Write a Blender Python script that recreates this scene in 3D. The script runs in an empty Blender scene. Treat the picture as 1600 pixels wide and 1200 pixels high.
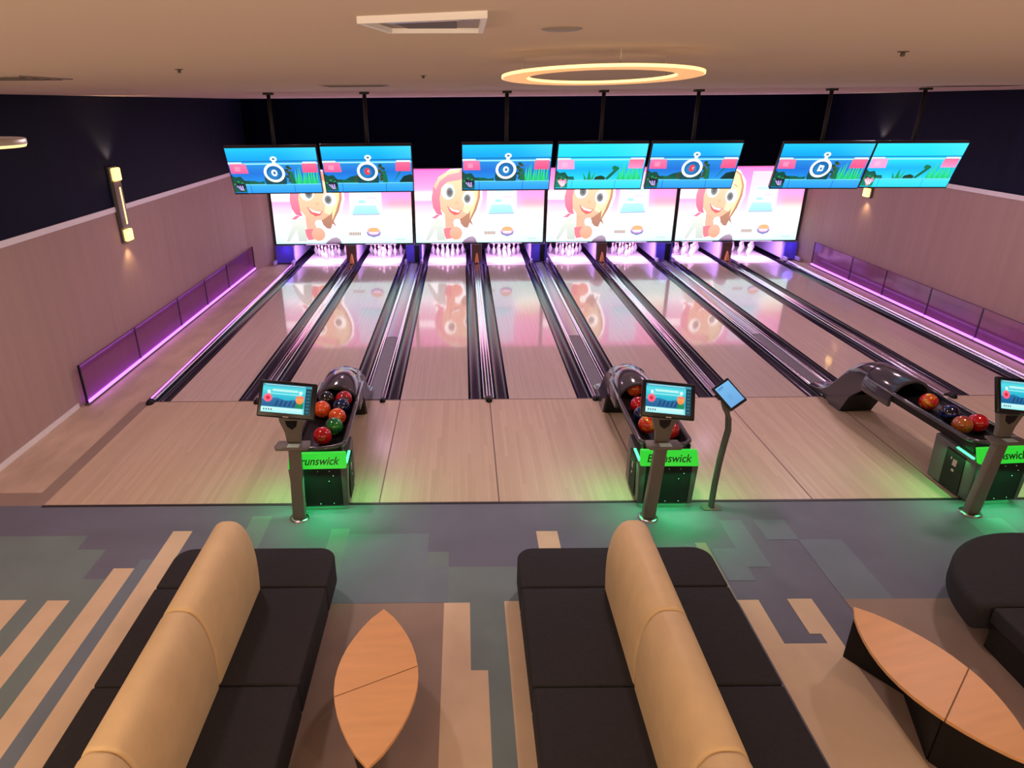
import bpy, bmesh, math, random
from mathutils import Vector, Matrix
random.seed(7)
PI = math.pi
S = bpy.context.scene
COL = S.collection

# ------------------------------------------------------------------ helpers
def lin(c):
    return tuple(((x/255)/12.92 if x/255 <= .04045 else ((x/255+.055)/1.055)**2.4) for x in c)

class MB:
    """Collects polygons (with a material slot number each) into one mesh."""
    def __init__(self):
        self.v = []; self.f = []; self.m = []; self.smooth = []
    def poly(self, pts, mi=0, sm=False):
        b = len(self.v); self.v.extend([tuple(p) for p in pts])
        self.f.append(list(range(b, b+len(pts)))); self.m.append(mi); self.smooth.append(sm)
    def add(self, vs, fs, mi=0, sm=False):
        b = len(self.v); self.v.extend([tuple(p) for p in vs])
        for f in fs:
            self.f.append([b+i for i in f]); self.m.append(mi); self.smooth.append(sm)
        return self
    def box(self, x0, x1, y0, y1, z0, z1, mi=0):
        vs = [(x, y, z) for z in (z0, z1) for y in (y0, y1) for x in (x0, x1)]
        fs = [(0,2,3,1), (4,5,7,6), (0,1,5,4), (2,6,7,3), (0,4,6,2), (1,3,7,5)]
        return self.add(vs, fs, mi)
    def hexa(self, bot, top, mi=0):
        vs = list(bot)+list(top)
        return self.add(vs, [(3,2,1,0), (4,5,6,7), (0,1,5,4), (1,2,6,5), (2,3,7,6), (3,0,4,7)], mi)
    def prism(self, prof, a, b, axis='y', mi=0, sm=False, caps=True):
        """prof: closed 2D outline; extruded from a to b along axis. y: prof=(x,z), z: prof=(x,y), x: prof=(y,z)"""
        def P(u, w, t):
            return {'y': (u, t, w), 'z': (u, w, t), 'x': (t, u, w)}[axis]
        n = len(prof)
        vs = [P(u, w, a) for u, w in prof]+[P(u, w, b) for u, w in prof]
        self.add(vs, [(i, (i+1) % n, n+(i+1) % n, n+i) for i in range(n)], mi, sm)
        if caps:
            self.poly([P(u, w, a) for u, w in reversed(prof)], mi)
            self.poly([P(u, w, b) for u, w in prof], mi)
        return self
    def lathe(self, prof, seg=24, c=(0, 0, 0), mi=0, sm=True, M=None):
        vs = []; n = len(prof)
        for k in range(seg):
            a = 2*PI*k/seg
            for r, z in prof:
                p = Vector((r*math.cos(a), r*math.sin(a), z))
                if M: p = M @ p
                vs.append((p.x+c[0], p.y+c[1], p.z+c[2]))
        fs = []
        for k in range(seg):
            k2 = (k+1) % seg
            for i in range(n-1):
                fs.append((k*n+i, k2*n+i, k2*n+i+1, k*n+i+1))
        return self.add(vs, fs, mi, sm)
    def tube(self, pts, r, seg=10, mi=0, sm=True, rs=None, flat=1.0):
        pts = [Vector(p) for p in pts]; vs = []; n = len(pts)
        for i, p in enumerate(pts):
            t = (pts[min(i+1, n-1)]-pts[max(i-1, 0)]).normalized()
            ref = Vector((0, 0, 1)) if abs(t.z) < .9 else Vector((1, 0, 0))
            u = t.cross(ref).normalized(); w = u.cross(t)
            rr = rs[i] if rs else r
            for k in range(seg):
                a = 2*PI*k/seg
                vs.append(p+u*rr*math.cos(a)+w*rr*flat*math.sin(a))
        fs = [(i*seg+k, i*seg+(k+1) % seg, (i+1)*seg+(k+1) % seg, (i+1)*seg+k) for i in range(n-1) for k in range(seg)]
        fs += [tuple(reversed(range(seg))), tuple((n-1)*seg+k for k in range(seg))]
        return self.add(vs, fs, mi, sm)
    def ball(self, c, r, seg=24, rings=14, mi=0, sz=1.0):
        prof = [(max(r*math.sin(PI*i/rings), 1e-5), -r*math.cos(PI*i/rings)*sz) for i in range(rings+1)]
        return self.lathe(prof, seg, c, mi)
    def sweep(self, path, frames, prof, mi=0, sm=True, caps=True):
        """prof (list of 2D) placed at each path point using frame (u, w) vectors."""
        n = len(prof); vs = []
        for p, (u, w) in zip(path, frames):
            for a, b in prof:
                vs.append(Vector(p)+Vector(u)*a+Vector(w)*b)
        m = len(path)
        fs = [(i*n+k, i*n+(k+1) % n, (i+1)*n+(k+1) % n, (i+1)*n+k) for i in range(m-1) for k in range(n)]
        if caps: fs += [tuple(reversed(range(n))), tuple((m-1)*n+k for k in range(n))]
        return self.add(vs, fs, mi, sm)
    def build(self, name, mats, parent=None, bevel=0, seg=2, loc=None, rot=None, recalc=True, auto=None):
        me = bpy.data.meshes.new(name)
        me.from_pydata([tuple(v) for v in self.v], [], self.f)
        if not isinstance(mats, (list, tuple)): mats = [mats]
        for m in mats: me.materials.append(m)
        for i, p in enumerate(me.polygons):
            p.material_index = self.m[i]; p.use_smooth = self.smooth[i]
        bm = bmesh.new(); bm.from_mesh(me)
        bmesh.ops.remove_doubles(bm, verts=bm.verts, dist=1e-6)
        if recalc: bmesh.ops.recalc_face_normals(bm, faces=bm.faces)
        if bevel:
            es = [e for e in bm.edges if len(e.link_faces) == 2 and e.calc_face_angle(0) > .5]
            bmesh.ops.bevel(bm, geom=es, offset=bevel, segments=seg, profile=.5, affect='EDGES', clamp_overlap=True)
            if seg > 1:
                for f in bm.faces: f.smooth = True
        bm.to_mesh(me); bm.free()
        if bevel and seg > 1 or auto:
            try: me.set_sharp_from_angle(angle=math.radians(auto or 40))
            except Exception: pass
        o = bpy.data.objects.new(name, me); COL.objects.link(o)
        if parent: o.parent = parent
        if loc: o.location = loc
        if rot: o.rotation_euler = rot
        return o

def tag(o, label=None, cat=None, group=None, kind=None):
    if label: o['label'] = label
    if cat: o['category'] = cat
    if group: o['group'] = group
    if kind: o['kind'] = kind
    return o
def thing(name, label, cat, loc=(0, 0, 0), rz=0, group=None):
    o = bpy.data.objects.new(name, None); COL.objects.link(o)
    o.empty_display_size = .1
    o.location = loc; o.rotation_euler = (0, 0, rz)
    return tag(o, label, cat, group)
def kids(o): return [c for c in bpy.data.objects if c.parent == o]
def copy_tree(o, parent=None):
    c = o.copy(); COL.objects.link(c); c.parent = parent
    for ch in kids(o): copy_tree(ch, c)
    return c

# ------------------------------------------------------------------ materials
def mat(name, col, rough=.5, metal=0, spec=.5, coat=0, emit=None, estr=0, alpha=None):
    m = bpy.data.materials.new(name); m.use_nodes = True
    b = m.node_tree.nodes['Principled BSDF']
    b.inputs['Base Color'].default_value = (*col, 1)
    b.inputs['Roughness'].default_value = rough
    b.inputs['Metallic'].default_value = metal
    b.inputs['Specular IOR Level'].default_value = spec
    b.inputs['Coat Weight'].default_value = coat
    b.inputs['Coat Roughness'].default_value = .05
    if emit:
        b.inputs['Emission Color'].default_value = (*emit, 1)
        b.inputs['Emission Strength'].default_value = estr
    return m
def nodes(m): return m.node_tree.nodes, m.node_tree.links, m.node_tree.nodes['Principled BSDF']
def mottled(name, col, amt=.12, scale=(8, 8, 8), rough=.6, bump=0, spec=.4, metal=0, detail=4, coat=0):
    """base colour varied a little by noise in object space"""
    m = mat(name, col, rough, metal, spec, coat); n, l, b = nodes(m)
    tc = n.new('ShaderNodeTexCoord'); mp = n.new('ShaderNodeMapping'); mp.inputs['Scale'].default_value = scale
    nz = n.new('ShaderNodeTexNoise'); nz.inputs['Scale'].default_value = 1; nz.inputs['Detail'].default_value = detail
    mr = n.new('ShaderNodeMapRange'); mr.inputs['To Min'].default_value = 1-amt; mr.inputs['To Max'].default_value = 1+amt
    mr.inputs['From Min'].default_value = .25; mr.inputs['From Max'].default_value = .75
    mx = n.new('ShaderNodeVectorMath'); mx.operation = 'SCALE'; mx.inputs[0].default_value = col
    l.new(tc.outputs['Object'], mp.inputs['Vector']); l.new(mp.outputs[0], nz.inputs['Vector'])
    l.new(nz.outputs['Fac'], mr.inputs['Value']); l.new(mr.outputs[0], mx.inputs['Scale']); l.new(mx.outputs[0], b.inputs['Base Color'])
    if bump:
        bp = n.new('ShaderNodeBump'); bp.inputs['Strength'].default_value = bump; bp.inputs['Distance'].default_value = .004
        l.new(nz.outputs['Fac'], bp.inputs['Height']); l.new(bp.outputs[0], b.inputs['Normal'])
    return m
def boards(name, col, col2, width, rough, spec=.5, coat=0, line=.12, coat_rough=.05):
    """long wooden boards running along Y, each of a slightly different tone"""
    m = mat(name, col, rough, 0, spec, coat); n, l, b = nodes(m)
    b.inputs['Coat Roughness'].default_value = coat_rough; b.inputs['Coat IOR'].default_value = 1.75
    tc = n.new('ShaderNodeTexCoord'); sp = n.new('ShaderNodeSeparateXYZ'); l.new(tc.outputs['Object'], sp.inputs[0])
    dv = n.new('ShaderNodeMath'); dv.operation = 'DIVIDE'; dv.inputs[1].default_value = width; l.new(sp.outputs['X'], dv.inputs[0])
    fl = n.new('ShaderNodeMath'); fl.operation = 'FLOOR'; l.new(dv.outputs[0], fl.inputs[0])
    fr = n.new('ShaderNodeMath'); fr.operation = 'FRACT'; l.new(dv.outputs[0], fr.inputs[0])
    # board ends: every board is offset along Y and changes tone every ~1.4 m
    o1 = n.new('ShaderNodeMath'); o1.operation = 'MULTIPLY_ADD'; o1.inputs[1].default_value = .37; l.new(fl.outputs[0], o1.inputs[0])
    yd = n.new('ShaderNodeMath'); yd.operation = 'DIVIDE'; yd.inputs[1].default_value = 1.4; l.new(sp.outputs['Y'], yd.inputs[0]); l.new(yd.outputs[0], o1.inputs[2])
    f2 = n.new('ShaderNodeMath'); f2.operation = 'FLOOR'; l.new(o1.outputs[0], f2.inputs[0])
    cb = n.new('ShaderNodeCombineXYZ'); l.new(fl.outputs[0], cb.inputs[0]); l.new(f2.outputs[0], cb.inputs[1])
    wn = n.new('ShaderNodeTexWhiteNoise'); wn.noise_dimensions = '2D'; l.new(cb.outputs[0], wn.inputs['Vector'])
    gr = n.new('ShaderNodeMapping'); gr.inputs['Scale'].default_value = (90, 2.2, 1); l.new(tc.outputs['Object'], gr.inputs['Vector'])
    nz = n.new('ShaderNodeTexNoise'); nz.inputs['Scale'].default_value = 1; nz.inputs['Detail'].default_value = 3; l.new(gr.outputs[0], nz.inputs['Vector'])
    ad = n.new('ShaderNodeMath'); ad.operation = 'MULTIPLY_ADD'; ad.inputs[1].default_value = .35; l.new(nz.outputs['Fac'], ad.inputs[0]); 
    w2 = n.new('ShaderNodeMath'); w2.operation = 'MULTIPLY'; w2.inputs[1].default_value = .65; l.new(wn.outputs['Value'], w2.inputs[0]); l.new(w2.outputs[0], ad.inputs[2])
    mx = n.new('ShaderNodeMix'); mx.data_type = 'RGBA'; mx.inputs['A'].default_value = (*col, 1); mx.inputs['B'].default_value = (*col2, 1)
    l.new(ad.outputs[0], mx.inputs['Factor'])
    # fine joint line between boards
    lt = n.new('ShaderNodeMath'); lt.operation = 'LESS_THAN'; lt.inputs[1].default_value = .08; l.new(fr.outputs[0], lt.inputs[0])
    ml = n.new('ShaderNodeMath'); ml.operation = 'MULTIPLY_ADD'; ml.inputs[1].default_value = -line; ml.inputs[2].default_value = 1; l.new(lt.outputs[0], ml.inputs[0])
    sc = n.new('ShaderNodeVectorMath'); sc.operation = 'SCALE'; l.new(mx.outputs['Result'], sc.inputs[0]); l.new(ml.outputs[0], sc.inputs['Scale'])
    l.new(sc.outputs[0], b.inputs['Base Color'])
    return m
def picture_mat(name, strength):
    """a lit display: colours of the shown picture live on the mesh, the surface gives them off"""
    m = mat(name, (.01, .01, .01), .25, 0, .3); n, l, b = nodes(m)
    a = n.new('ShaderNodeVertexColor'); a.layer_name = 'picture'
    l.new(a.outputs['Color'], b.inputs['Emission Color']); b.inputs['Emission Strength'].default_value = strength
    return m
def glass_mat(name, tint, fac=.1):
    m = bpy.data.materials.new(name); m.use_nodes = True; n = m.node_tree.nodes; l = m.node_tree.links; n.clear()
    out = n.new('ShaderNodeOutputMaterial'); t = n.new('ShaderNodeBsdfTransparent'); t.inputs[0].default_value = (*tint, 1)
    g = n.new('ShaderNodeBsdfGlossy'); g.inputs['Roughness'].default_value = .08; g.inputs['Color'].default_value = (.8, .75, .9, 1)
    fr = n.new('ShaderNodeLayerWeight'); fr.inputs['Blend'].default_value = .12
    mm = n.new('ShaderNodeMath'); mm.operation = 'MULTIPLY_ADD'; mm.inputs[1].default_value = .22; mm.inputs[2].default_value = .04; mm.use_clamp = True; l.new(fr.outputs['Facing'], mm.inputs[0])
    mx = n.new('ShaderNodeMixShader'); l.new(mm.outputs[0], mx.inputs[0]); l.new(t.outputs[0], mx.inputs[1]); l.new(g.outputs[0], mx.inputs[2])
    l.new(mx.outputs[0], out.inputs[0]); return m

M = {}
M['ceil'] = mottled('ceiling paint', (.70, .58, .51), .03, (.5, .5, .5), .85, spec=.2)
M['wall'] = mottled('tan wallpaper', (.44, .315, .29), .05, (9, 9, .3), .7, spec=.25)
M['navy'] = mottled('navy wallpaper', (.0055, .0075, .026), .25, (9, 9, .35), .7, spec=.12)
M['navyflat'] = mottled('dark soffit paint', (.0018, .0028, .010), .2, (3, 3, 1), .9, spec=.02)
M['white'] = mat('white trim paint', (.85, .84, .88), .45)
M['lane'] = boards('lacquered maple lane', (.72, .60, .53), (.63, .51, .45), .027, .26, .4, .92, .12, .06)
M['appr'] = boards('maple approach boards', (.68, .53, .40), (.56, .42, .315), .045, .38, .5, .12, .10, .15)
M['sidewood'] = mottled('worn side strip wood', (.60, .46, .36), .20, (3, 1.2, 1), .55, spec=.3)
M['deck'] = mat('white pin deck', (.86, .80, .86), .3)
M['gutter'] = mat('black gutter plastic', (.010, .010, .024), .2, 0, .45)
M['cap'] = mat('grey divider cap metal', (.78, .76, .84), .13, 1)
M['track'] = mottled('grey ball track', (.17, .17, .21), .25, (40, 40, 40), .45, spec=.5)
M['cover'] = mat('pale track cover', (.46, .44, .54), .25, .5)
M['black'] = mat('black plastic', (.007, .007, .009), .4, 0, .22)
M['blackmatte'] = mottled('matt black laminate', (.008, .008, .009), .2, (20, 20, 20), .6, spec=.3)
M['bezel'] = mat('black bezel', (.006, .006, .008), .3)
M['grey'] = mottled('taupe grey painted metal', (.165, .15, .135), .06, (5, 5, 5), .45, spec=.4)
M['charcoal'] = mottled('charcoal painted metal', (.095, .098, .10), .06, (5, 5, 5), .4, spec=.4)
M['chrome'] = mat('brushed steel', (.55, .53, .55), .25, 1)
M['hood'] = mat('glossy grey hood plastic', (.055, .052, .066), .14, 0, .5, .3)
M['green'] = mat('lit green sign', (.01, .12, .02), .4, emit=lin((44, 222, 52)), estr=.82)
M['greenstrip'] = mat('green light strip', (.05, .6, .2), .4, emit=lin((50, 255, 120)), estr=6)
M['greenletter'] = mat('dark green lettering', (.004, .05, .01), .5, emit=lin((6, 60, 16)), estr=.1)
M['led'] = mat('violet light strip', (.6, .2, .8), .4, emit=(.56, .11, 1.0), estr=4)
M['ledpale'] = mat('pale violet light strip', (.6, .5, .8), .4, emit=(.62, .40, 1.0), estr=1.6)
M['glass'] = glass_mat('violet tinted glass', (.88, .73, .92))
M['glassedge'] = mat('dark violet glass edge', (.10, .05, .11), .3)
M['blue'] = mat('blue kickback panel', (.10, .08, .80), .35, 0, .5)
M['lilac'] = mat('lilac kickback side', (.50, .42, .85), .4)
M['pit'] = mat('dark pit lining', (.03, .02, .07), .6)
M['brown'] = mat('brown fascia', (.10, .05, .045), .4)
M['amber'] = mat('amber fascia plate', (.55, .22, .07), .4)
M['pin'] = mat('white pin lacquer', (.85, .83, .86), .2, coat=.3)
M['pinred'] = mat('red pin stripe', (.55, .02, .04), .3)
M['cream'] = mottled('cream leather', (.80, .61, .36), .05, (6, 6, 6), .5, .05, spec=.35)
M['sofa'] = mottled('dark charcoal fabric', (.028, .027, .033), .15, (30, 30, 30), .75, .15, spec=.25)
M['sofabase'] = mat('black plinth', (.006, .006, .006), .6)
M['tabletop'] = mottled('orange veneer', (.84, .47, .23), .06, (2, 14, 2), .4, spec=.4)
M['tableedge'] = mat('dark veneer edge', (.16, .07, .03), .5)
M['warm'] = mat('warm sconce glass', (.9, .7, .4), .4, emit=(1.0, .60, .16), estr=2.6)
M['sconce'] = mat('grey sconce plate', (.20, .165, .15), .4, .2)
M['ringwhite'] = mat('white ring housing', (.62, .56, .50), .4)
M['ringdiff'] = mat('warm ring diffuser', (.9, .7, .4), .4, emit=(1.0, .42, .07), estr=.62)
M['ringedge'] = mat('bright ring edge', (.9, .8, .6), .4, emit=(1.0, .62, .22), estr=1.7)
M['dark'] = mat('dark fitting', (.10, .075, .06), .6)
M['vent'] = mat('grey vent slats', (.30, .24, .21), .5)
M['threshold'] = mat('dark edge trim', (.03, .025, .03), .4)
M['seam'] = mat('dark floor seam', (.22, .14, .115), .5)
M['sticker_or_glint'] = mat('pale screen reflection', (.55, .75, .72), .3)
M['mask'] = picture_mat('pin mask display', 1.3)
M['tv'] = picture_mat('television display', 1.2)
M['touch'] = picture_mat('touchscreen display', 1.0)
def carpet(name, c): return mottled(name, lin(c), .07, (2.5, 2.5, 2.5), .6, .0, spec=.3)
M['cp_slate'] = carpet('slate carpet', (112, 116, 136))
M['cp_blue'] = carpet('blue grey carpet', (118, 132, 148))
M['cp_teal'] = carpet('teal grey carpet', (120, 138, 142))
M['cp_tan'] = carpet('tan carpet', (226, 202, 174))
M['cp_brown'] = carpet('brown carpet', (158, 138, 128))
M['cp_sage'] = carpet('sage carpet', (158, 158, 142))

# ------------------------------------------------------------------ dimensions
XL, XR, ZC = -8.15, 7.75, 4.43
YF, YB = -14.0, 9.95
YD = 9.27                      # front edge of the pin decks
LW, GW = 1.066, .235
P1, P2 = 1.71, 1.912
cxs = [0]*8
cxs[3] = -P2/2; cxs[2] = cxs[3]-P1; cxs[1] = cxs[2]-P2; cxs[0] = cxs[1]-P1
cxs[4] = P2/2; cxs[5] = cxs[4]+P1; cxs[6] = cxs[5]+P2; cxs[7] = cxs[6]+P1
bounds = [(cxs[i]+cxs[i+1])/2 for i in range(7)]       # 0,2,4,6 narrow; 1,3,5 wide
ORD = ['first', 'second', 'third', 'fourth', 'fifth', 'sixth', 'seventh', 'eighth']

# ------------------------------------------------------------------ room shell
def struct(name, mb, mats, **k):
    o = mb.build(name, mats, **k); o['kind'] = 'structure'; return o
# carpeted floor with its inlaid planks
b = MB(); b.box(XL-.2, XR+.2, YF, -2.9, -.1, 0)
layer = [0]
CM = ['cp_slate', 'cp_blue', 'cp_teal', 'cp_tan', 'cp_brown', 'cp_sage']
def patch(x0, x1, y0, y1, k):
    layer[0] += 1; z = .00012*layer[0]
    b.poly([(x0, y0, z), (x1, y0, z), (x1, y1, z), (x0, y1, z)], CM.index(k))
patch(-8.1, -3.2, -13, -4.45, 'cp_teal')
patch(-7.6, -6.28, -4.46, -3.49, 'cp_teal')
patch(-6.28, -5.97, -4.46, -3.73, 'cp_teal')
patch(-5.97, -5.5, -9, -4.2, 'cp_teal')
patch(-5.53, -5.2, -9, -3.9, 'cp_blue')
patch(-8.1, -7.0, -12, -4.49, 'cp_brown')
patch(-6.80, -6.34, -12, -4.49, 'cp_tan')
patch(-6.14, -5.93, -12, -4.5, 'cp_tan')
patch(-5.74, -5.53, -12, -4.04, 'cp_tan')
patch(-5.39, -5.18, -12, -3.42, 'cp_tan')
patch(-4.60, -4.38, -4.2, -3.15, 'cp_teal')
patch(-3.66, -3.46, -4.3, -3.40, 'cp_teal')
patch(-3.46, -2.59, -3.84, -3.50, 'cp_blue')
patch(-3.46, -2.37, -4.57, -3.82, 'cp_blue')
patch(-2.59, -2.37, -4.06, -3.82, 'cp_teal')
patch(-2.37, -1.2, -12, -4.06, 'cp_teal')
patch(-3.60, -2.38, -12, -4.575, 'cp_brown')
patch(-2.40, -2.16, -12, -4.575, 'cp_tan')
patch(-2.17, -2.02, -12, -5.37, 'cp_tan')
patch(-1.84, -1.50, -12, -4.56, 'cp_tan')
patch(-1.43, -1.20, -4.6, -3.475, 'cp_tan')
patch(.22, .335, -4.6, -3.70, 'cp_sage')
patch(.62, .86, -4.1, -3.30, 'cp_blue')
patch(.36, .62, -4.3, -3.80, 'cp_blue')
patch(1.00, 1.34, -3.66, -3.30, 'cp_blue')
patch(1.33, 1.79, -5.6, -3.66, 'cp_blue')
patch(3.35, 3.75, -4.2, -3.3, 'cp_blue')
patch(.335, .53, -12, -4.57, 'cp_tan')
patch(.52, 1.03, -12, -5.11, 'cp_tan')
patch(.80, 1.03, -5.0, -4.56, 'cp_tan')
patch(.90, 1.03, -5.12, -4.9, 'cp_tan')
patch(1.02, 8.0, -12, -5.30, 'cp_brown')
patch(1.33, 8.0, -5.31, -4.57, 'cp_brown')
struct('floor', b, [M[k] for k in CM], recalc=False)
# lane-end subfloor, approach and side strips
b = MB(); b.box(XL-.2, XR+.2, -2.9, 12.2, -.22, -.12); struct('floor_pit', b, M['pit'])
b = MB(); b.box(-7.12, 7.12, -2.9, 0, -.12, 0)
for x in (-3.2, -1.8, -.03, 1.86, 3.5):
    b.poly([(x-.009, -2.89, .0006), (x+.009, -2.89, .0006), (x+.009, -.03, .0006), (x-.009, -.03, .0006)], 1)
struct('floor_approach', b, [M['appr'], M['seam']], recalc=False)
b = MB(); b.box(-8.2, -7.3, -2.62, YB, -.12, .0); b.box(-7.3, -7.2, 0, YB, -.12, 0); struct('floor_side_left', b, M['sidewood'])
b = MB(); b.box(-7.3, -7.12, -2.9, 0, -.12, -.0005); b.box(-8.2, -7.3, -2.9, -2.62, -.12, -.0005)
struct('trim_1', b, M['cp_brown'])
b = MB(); b.box(7.2, 7.8, -2.9, YB, -.12, 0); b.box(7.12, 7.2, -2.9, 0, -.12, 0); struct('floor_side_right', b, M['sidewood'])
b = MB(); b.box(-7.12, 7.75, -2.935, -2.9, 0, .008); struct('trim_2', b, M['threshold'])
b = MB(); b.box(-7.06, 7.06, -.022, .0, 0, .0012); struct('trim_3', b, M['seam'])
# walls: tan below the white dado line, navy above
ZT = 2.62
for side, x, s in (('left', XL, -1), ('right', XR, 1)):
    b = MB(); b.box(min(x, x+s*.15), max(x, x+s*.15), YF, 12.2, -.22, ZT, 0)
    b.box(min(x, x+s*.15), max(x, x+s*.15), YF, 12.2, ZT, ZC, 1)
    struct('wall_'+side, b, [M['wall'], M['navy']])
    b = MB(); b.box(min(x, x-s*.02), max(x, x-s*.02), YF, 9.72, ZT-.01, ZT+.075); struct('trim_'+('4' if s < 0 else '5'), b, M['white'])
    b = MB(); b.box(min(x, x-s*.018), max(x, x-s*.018), YF, (-.2 if s < 0 else 1.0), 0, .075); struct('baseboard_'+side, b, M['white'])
b = MB(); b.box(XL, XR, 9.78, 9.95, 2.62, ZC, 1)
b.prism([(XL, 8.75), (-7.66, 9.74), (-7.66, 9.95), (XL, 9.95)], -.12, 2.62, 'z', 0); b.prism([(XR, 8.95), (XR, 9.95), (7.50, 9.95), (7.50, 9.74)], -.12, 2.62, 'z', 0)
struct('wall_back', b, [M['wall'], M['navyflat']])
b = MB(); b.box(XL, XR, 12.1, 12.2, -.22, 2.62); b.box(XL, XR, 9.95, 12.2, 1.25, 1.3); struct('wall_pit', b, M['pit'])
b = MB(); b.box(XL-.2, XR+.2, YF-.15, YF, -.1, ZC); struct('wall_front', b, M['wall'])
b = MB(); b.box(XL-.2, XR+.2, YF-.15, 12.2, ZC, ZC+.12); struct('ceiling', b, M['ceil'])

# ------------------------------------------------------------------ lanes, gutters, dividers
gprof = [(-GW/2, 0)]+[(-GW/2*math.cos(PI*i/12)*.97, -.085*math.sin(PI*i/12)) for i in range(13)]+[(GW/2, 0), (GW/2, -.11), (-GW/2, -.11)]
def gutter_mb(x):
    g = MB(); g.prism([(x+u, w) for u, w in gprof], .0, YD+.55, 'y', 0, True); return g
for i, x in enumerate(cxs):
    t = thing('bowling_lane', 'pale maple bowling lane, %s of the eight from the left wall' % ORD[i], 'lane', (x, 0, 0), 0, 'bowling lanes')
    g = MB(); g.box(-LW/2, LW/2, 0, YD, -.11, 0); g.build('lane_surface', M['lane'], t)
    g = MB(); g.box(-LW/2-.02, LW/2+.02, YD, 11.6, -.11, .002); tag(g.build('pin_deck', M['deck'], t), 'white pin deck')
    for s in (-1, 1): tag(gutter_mb(s*(LW/2+GW/2)).build('gutter', M['gutter'], t, auto=30), 'black plastic gutter')
capn = P1-LW-2*GW; capw = P2-LW-2*GW
def ridge(x, w, h=.03, n=8):
    return [(x-w/2, -.1)]+[(x-w/2*math.cos(PI*i/n), h*math.sin(PI*i/n)**.7) for i in range(n+1)]+[(x+w/2, -.1)]
for i, x in enumerate(bounds):
    wide = i % 2 == 1
    t = thing('lane_divider', '%s grey divider between the %s and %s lanes%s' % ('wide' if wide else 'narrow', ORD[i], ORD[i+1], ', carrying the ball return track' if wide else ''), 'lane divider', (x, 0, 0), 0, 'dividers between the lanes')
    if wide:
        for s in (-1, 1):
            g = MB(); g.prism(ridge(s*(capw/2-.040), .07, .03), .02, YD+.3, 'y', 0, True); g.build('cap_rail', M['cap'], t, auto=50)
            g = MB(); g.prism(ridge(s*(capw/2-.040), .085, .045), -.09, -.004, 'y', 0, True); g.ball((s*(capw/2-.040), -.07, .01), .044, 14, 8); g.build('end_cap', M['black'], t, auto=50)
        g = MB(); g.box(-capw/2+.08, capw/2-.08, .02, 3.0, -.1, .006); g.build('ball_track', M['track'], t)
        g = MB(); g.prism([(-capw/2+.08, -.1)]+[(-(capw/2-.08)*math.cos(PI*k/8), .002+.012*math.sin(PI*k/8)) for k in range(9)]+[(capw/2-.08, -.1)], 3.0, YD+.3, 'y', 0, True); tag(g.build('track_cover', M['cover'], t, auto=50), 'shiny pale track cover')
    else:
        g = MB()
        for s in (-1, 1): g.prism(ridge(s*capn*.28, capn*.42, .028), .02, YD+.3, 'y', 0, True)
        g.box(-.02, .02, .02, YD+.3, -.1, .012); g.build('cap_rail', M['cap'], t, auto=50)
        g = MB(); g.prism(ridge(0, .10, .05), -.10, .015, 'y', 0, True); g.ball((0, -.09, .012), .05, 14, 8); g.build('end_cap', M['black'], t, auto=50)
for s, nm in ((-1, 'left'), (1, 'right')):
    x = s*(cxs[7]+LW/2+GW+.07)
    t = thing('lane_divider', 'edge divider along the outer gutter beside the %s wall' % nm, 'lane divider', (x, 0, 0), 0, 'dividers between the lanes')
    g = MB(); g.prism(ridge(-s*.025, .075, .048), .02, YD+.02, 'y', 0, True); g.build('cap_rail', M['cap'], t, auto=50)
    g = MB(); g.tube([(-s*.005, .03, .052), (-s*.005, YD, .052)], .009, 8); tag(g.build('light_strip', M['led' if s < 0 else 'ledpale'], t), 'glowing violet line')
    g = MB(); g.box(min(s*.012, s*.07), max(s*.012, s*.064), .02, YD+.3, -.1, .012); g.build('kick_strip', M['black'], t)
    g = MB(); g.prism(ridge(-s*.02, .11, .055), -.10, -.004, 'y', 0, True); g.ball((-s*.02, -.09, .012), .055, 14, 8); g.build('end_cap', M['black'], t, auto=50)

# kickbacks between the pin decks
for i in range(9):
    if i == 0: x0, x1, nm = -7.62, -7.10, 'left of the first lane'
    elif i == 8: x0, x1, nm = 7.10, 7.46, 'right of the eighth lane'
    else:
        w = .30 if i % 2 == 1 else .46
        x0, x1 = bounds[i-1]-w/2, bounds[i-1]+w/2; nm = 'between the %s and %s lanes' % (ORD[i-1], ORD[i])
    narrow = i % 2 == 1 and 0 < i < 8
    t = thing('kickback_panel', '%s kickback panel under the pin mask %s' % ('brown fronted' if narrow else 'blue fronted', nm), 'kickback panel', (0, 0, 0), 0, 'kickback panels between the pin decks')
    g = MB(); g.box(x0, x1, 9.62, 11.8, .045, .53); g.build('side_panel', M['lilac'], t)
    if narrow:
        g = MB(); g.box(x0+.01, x1-.01, 9.56, 9.62, .045, .53); g.build('front_fascia', M['brown'], t)
        g = MB(); g.hexa([(x0+.10, 9.40, .036), (x1-.08, 9.40, .036), (x1-.08, 9.56, .036), (x0+.10, 9.56, .036)], [(x0+.14, 9.52, .26), (x1-.12, 9.52, .26), (x1-.12, 9.56, .30), (x0+.14, 9.56, .30)])
        tag(g.build('guide_plate', M['amber'], t, .01), 'amber guide plate')
    else:
        xm = x0+(x1-x0)*.55
        g = MB(); g.box(x0+.005, x1-.005, 9.56, 9.62, .045, .53); g.build('front_fascia', M['blue'], t)
        if 0 < i < 8:
            g = MB(); g.box(xm, xm+.13, 9.50, 9.56, .05, .53); g.build('post', M['black'], t)
        for xg in (x0, x1):
            g = MB(); g.box(xg-.03, xg+.03, 9.30, 9.56, .03, .14); g.build('guard', M['lilac'], t, .015)
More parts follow.
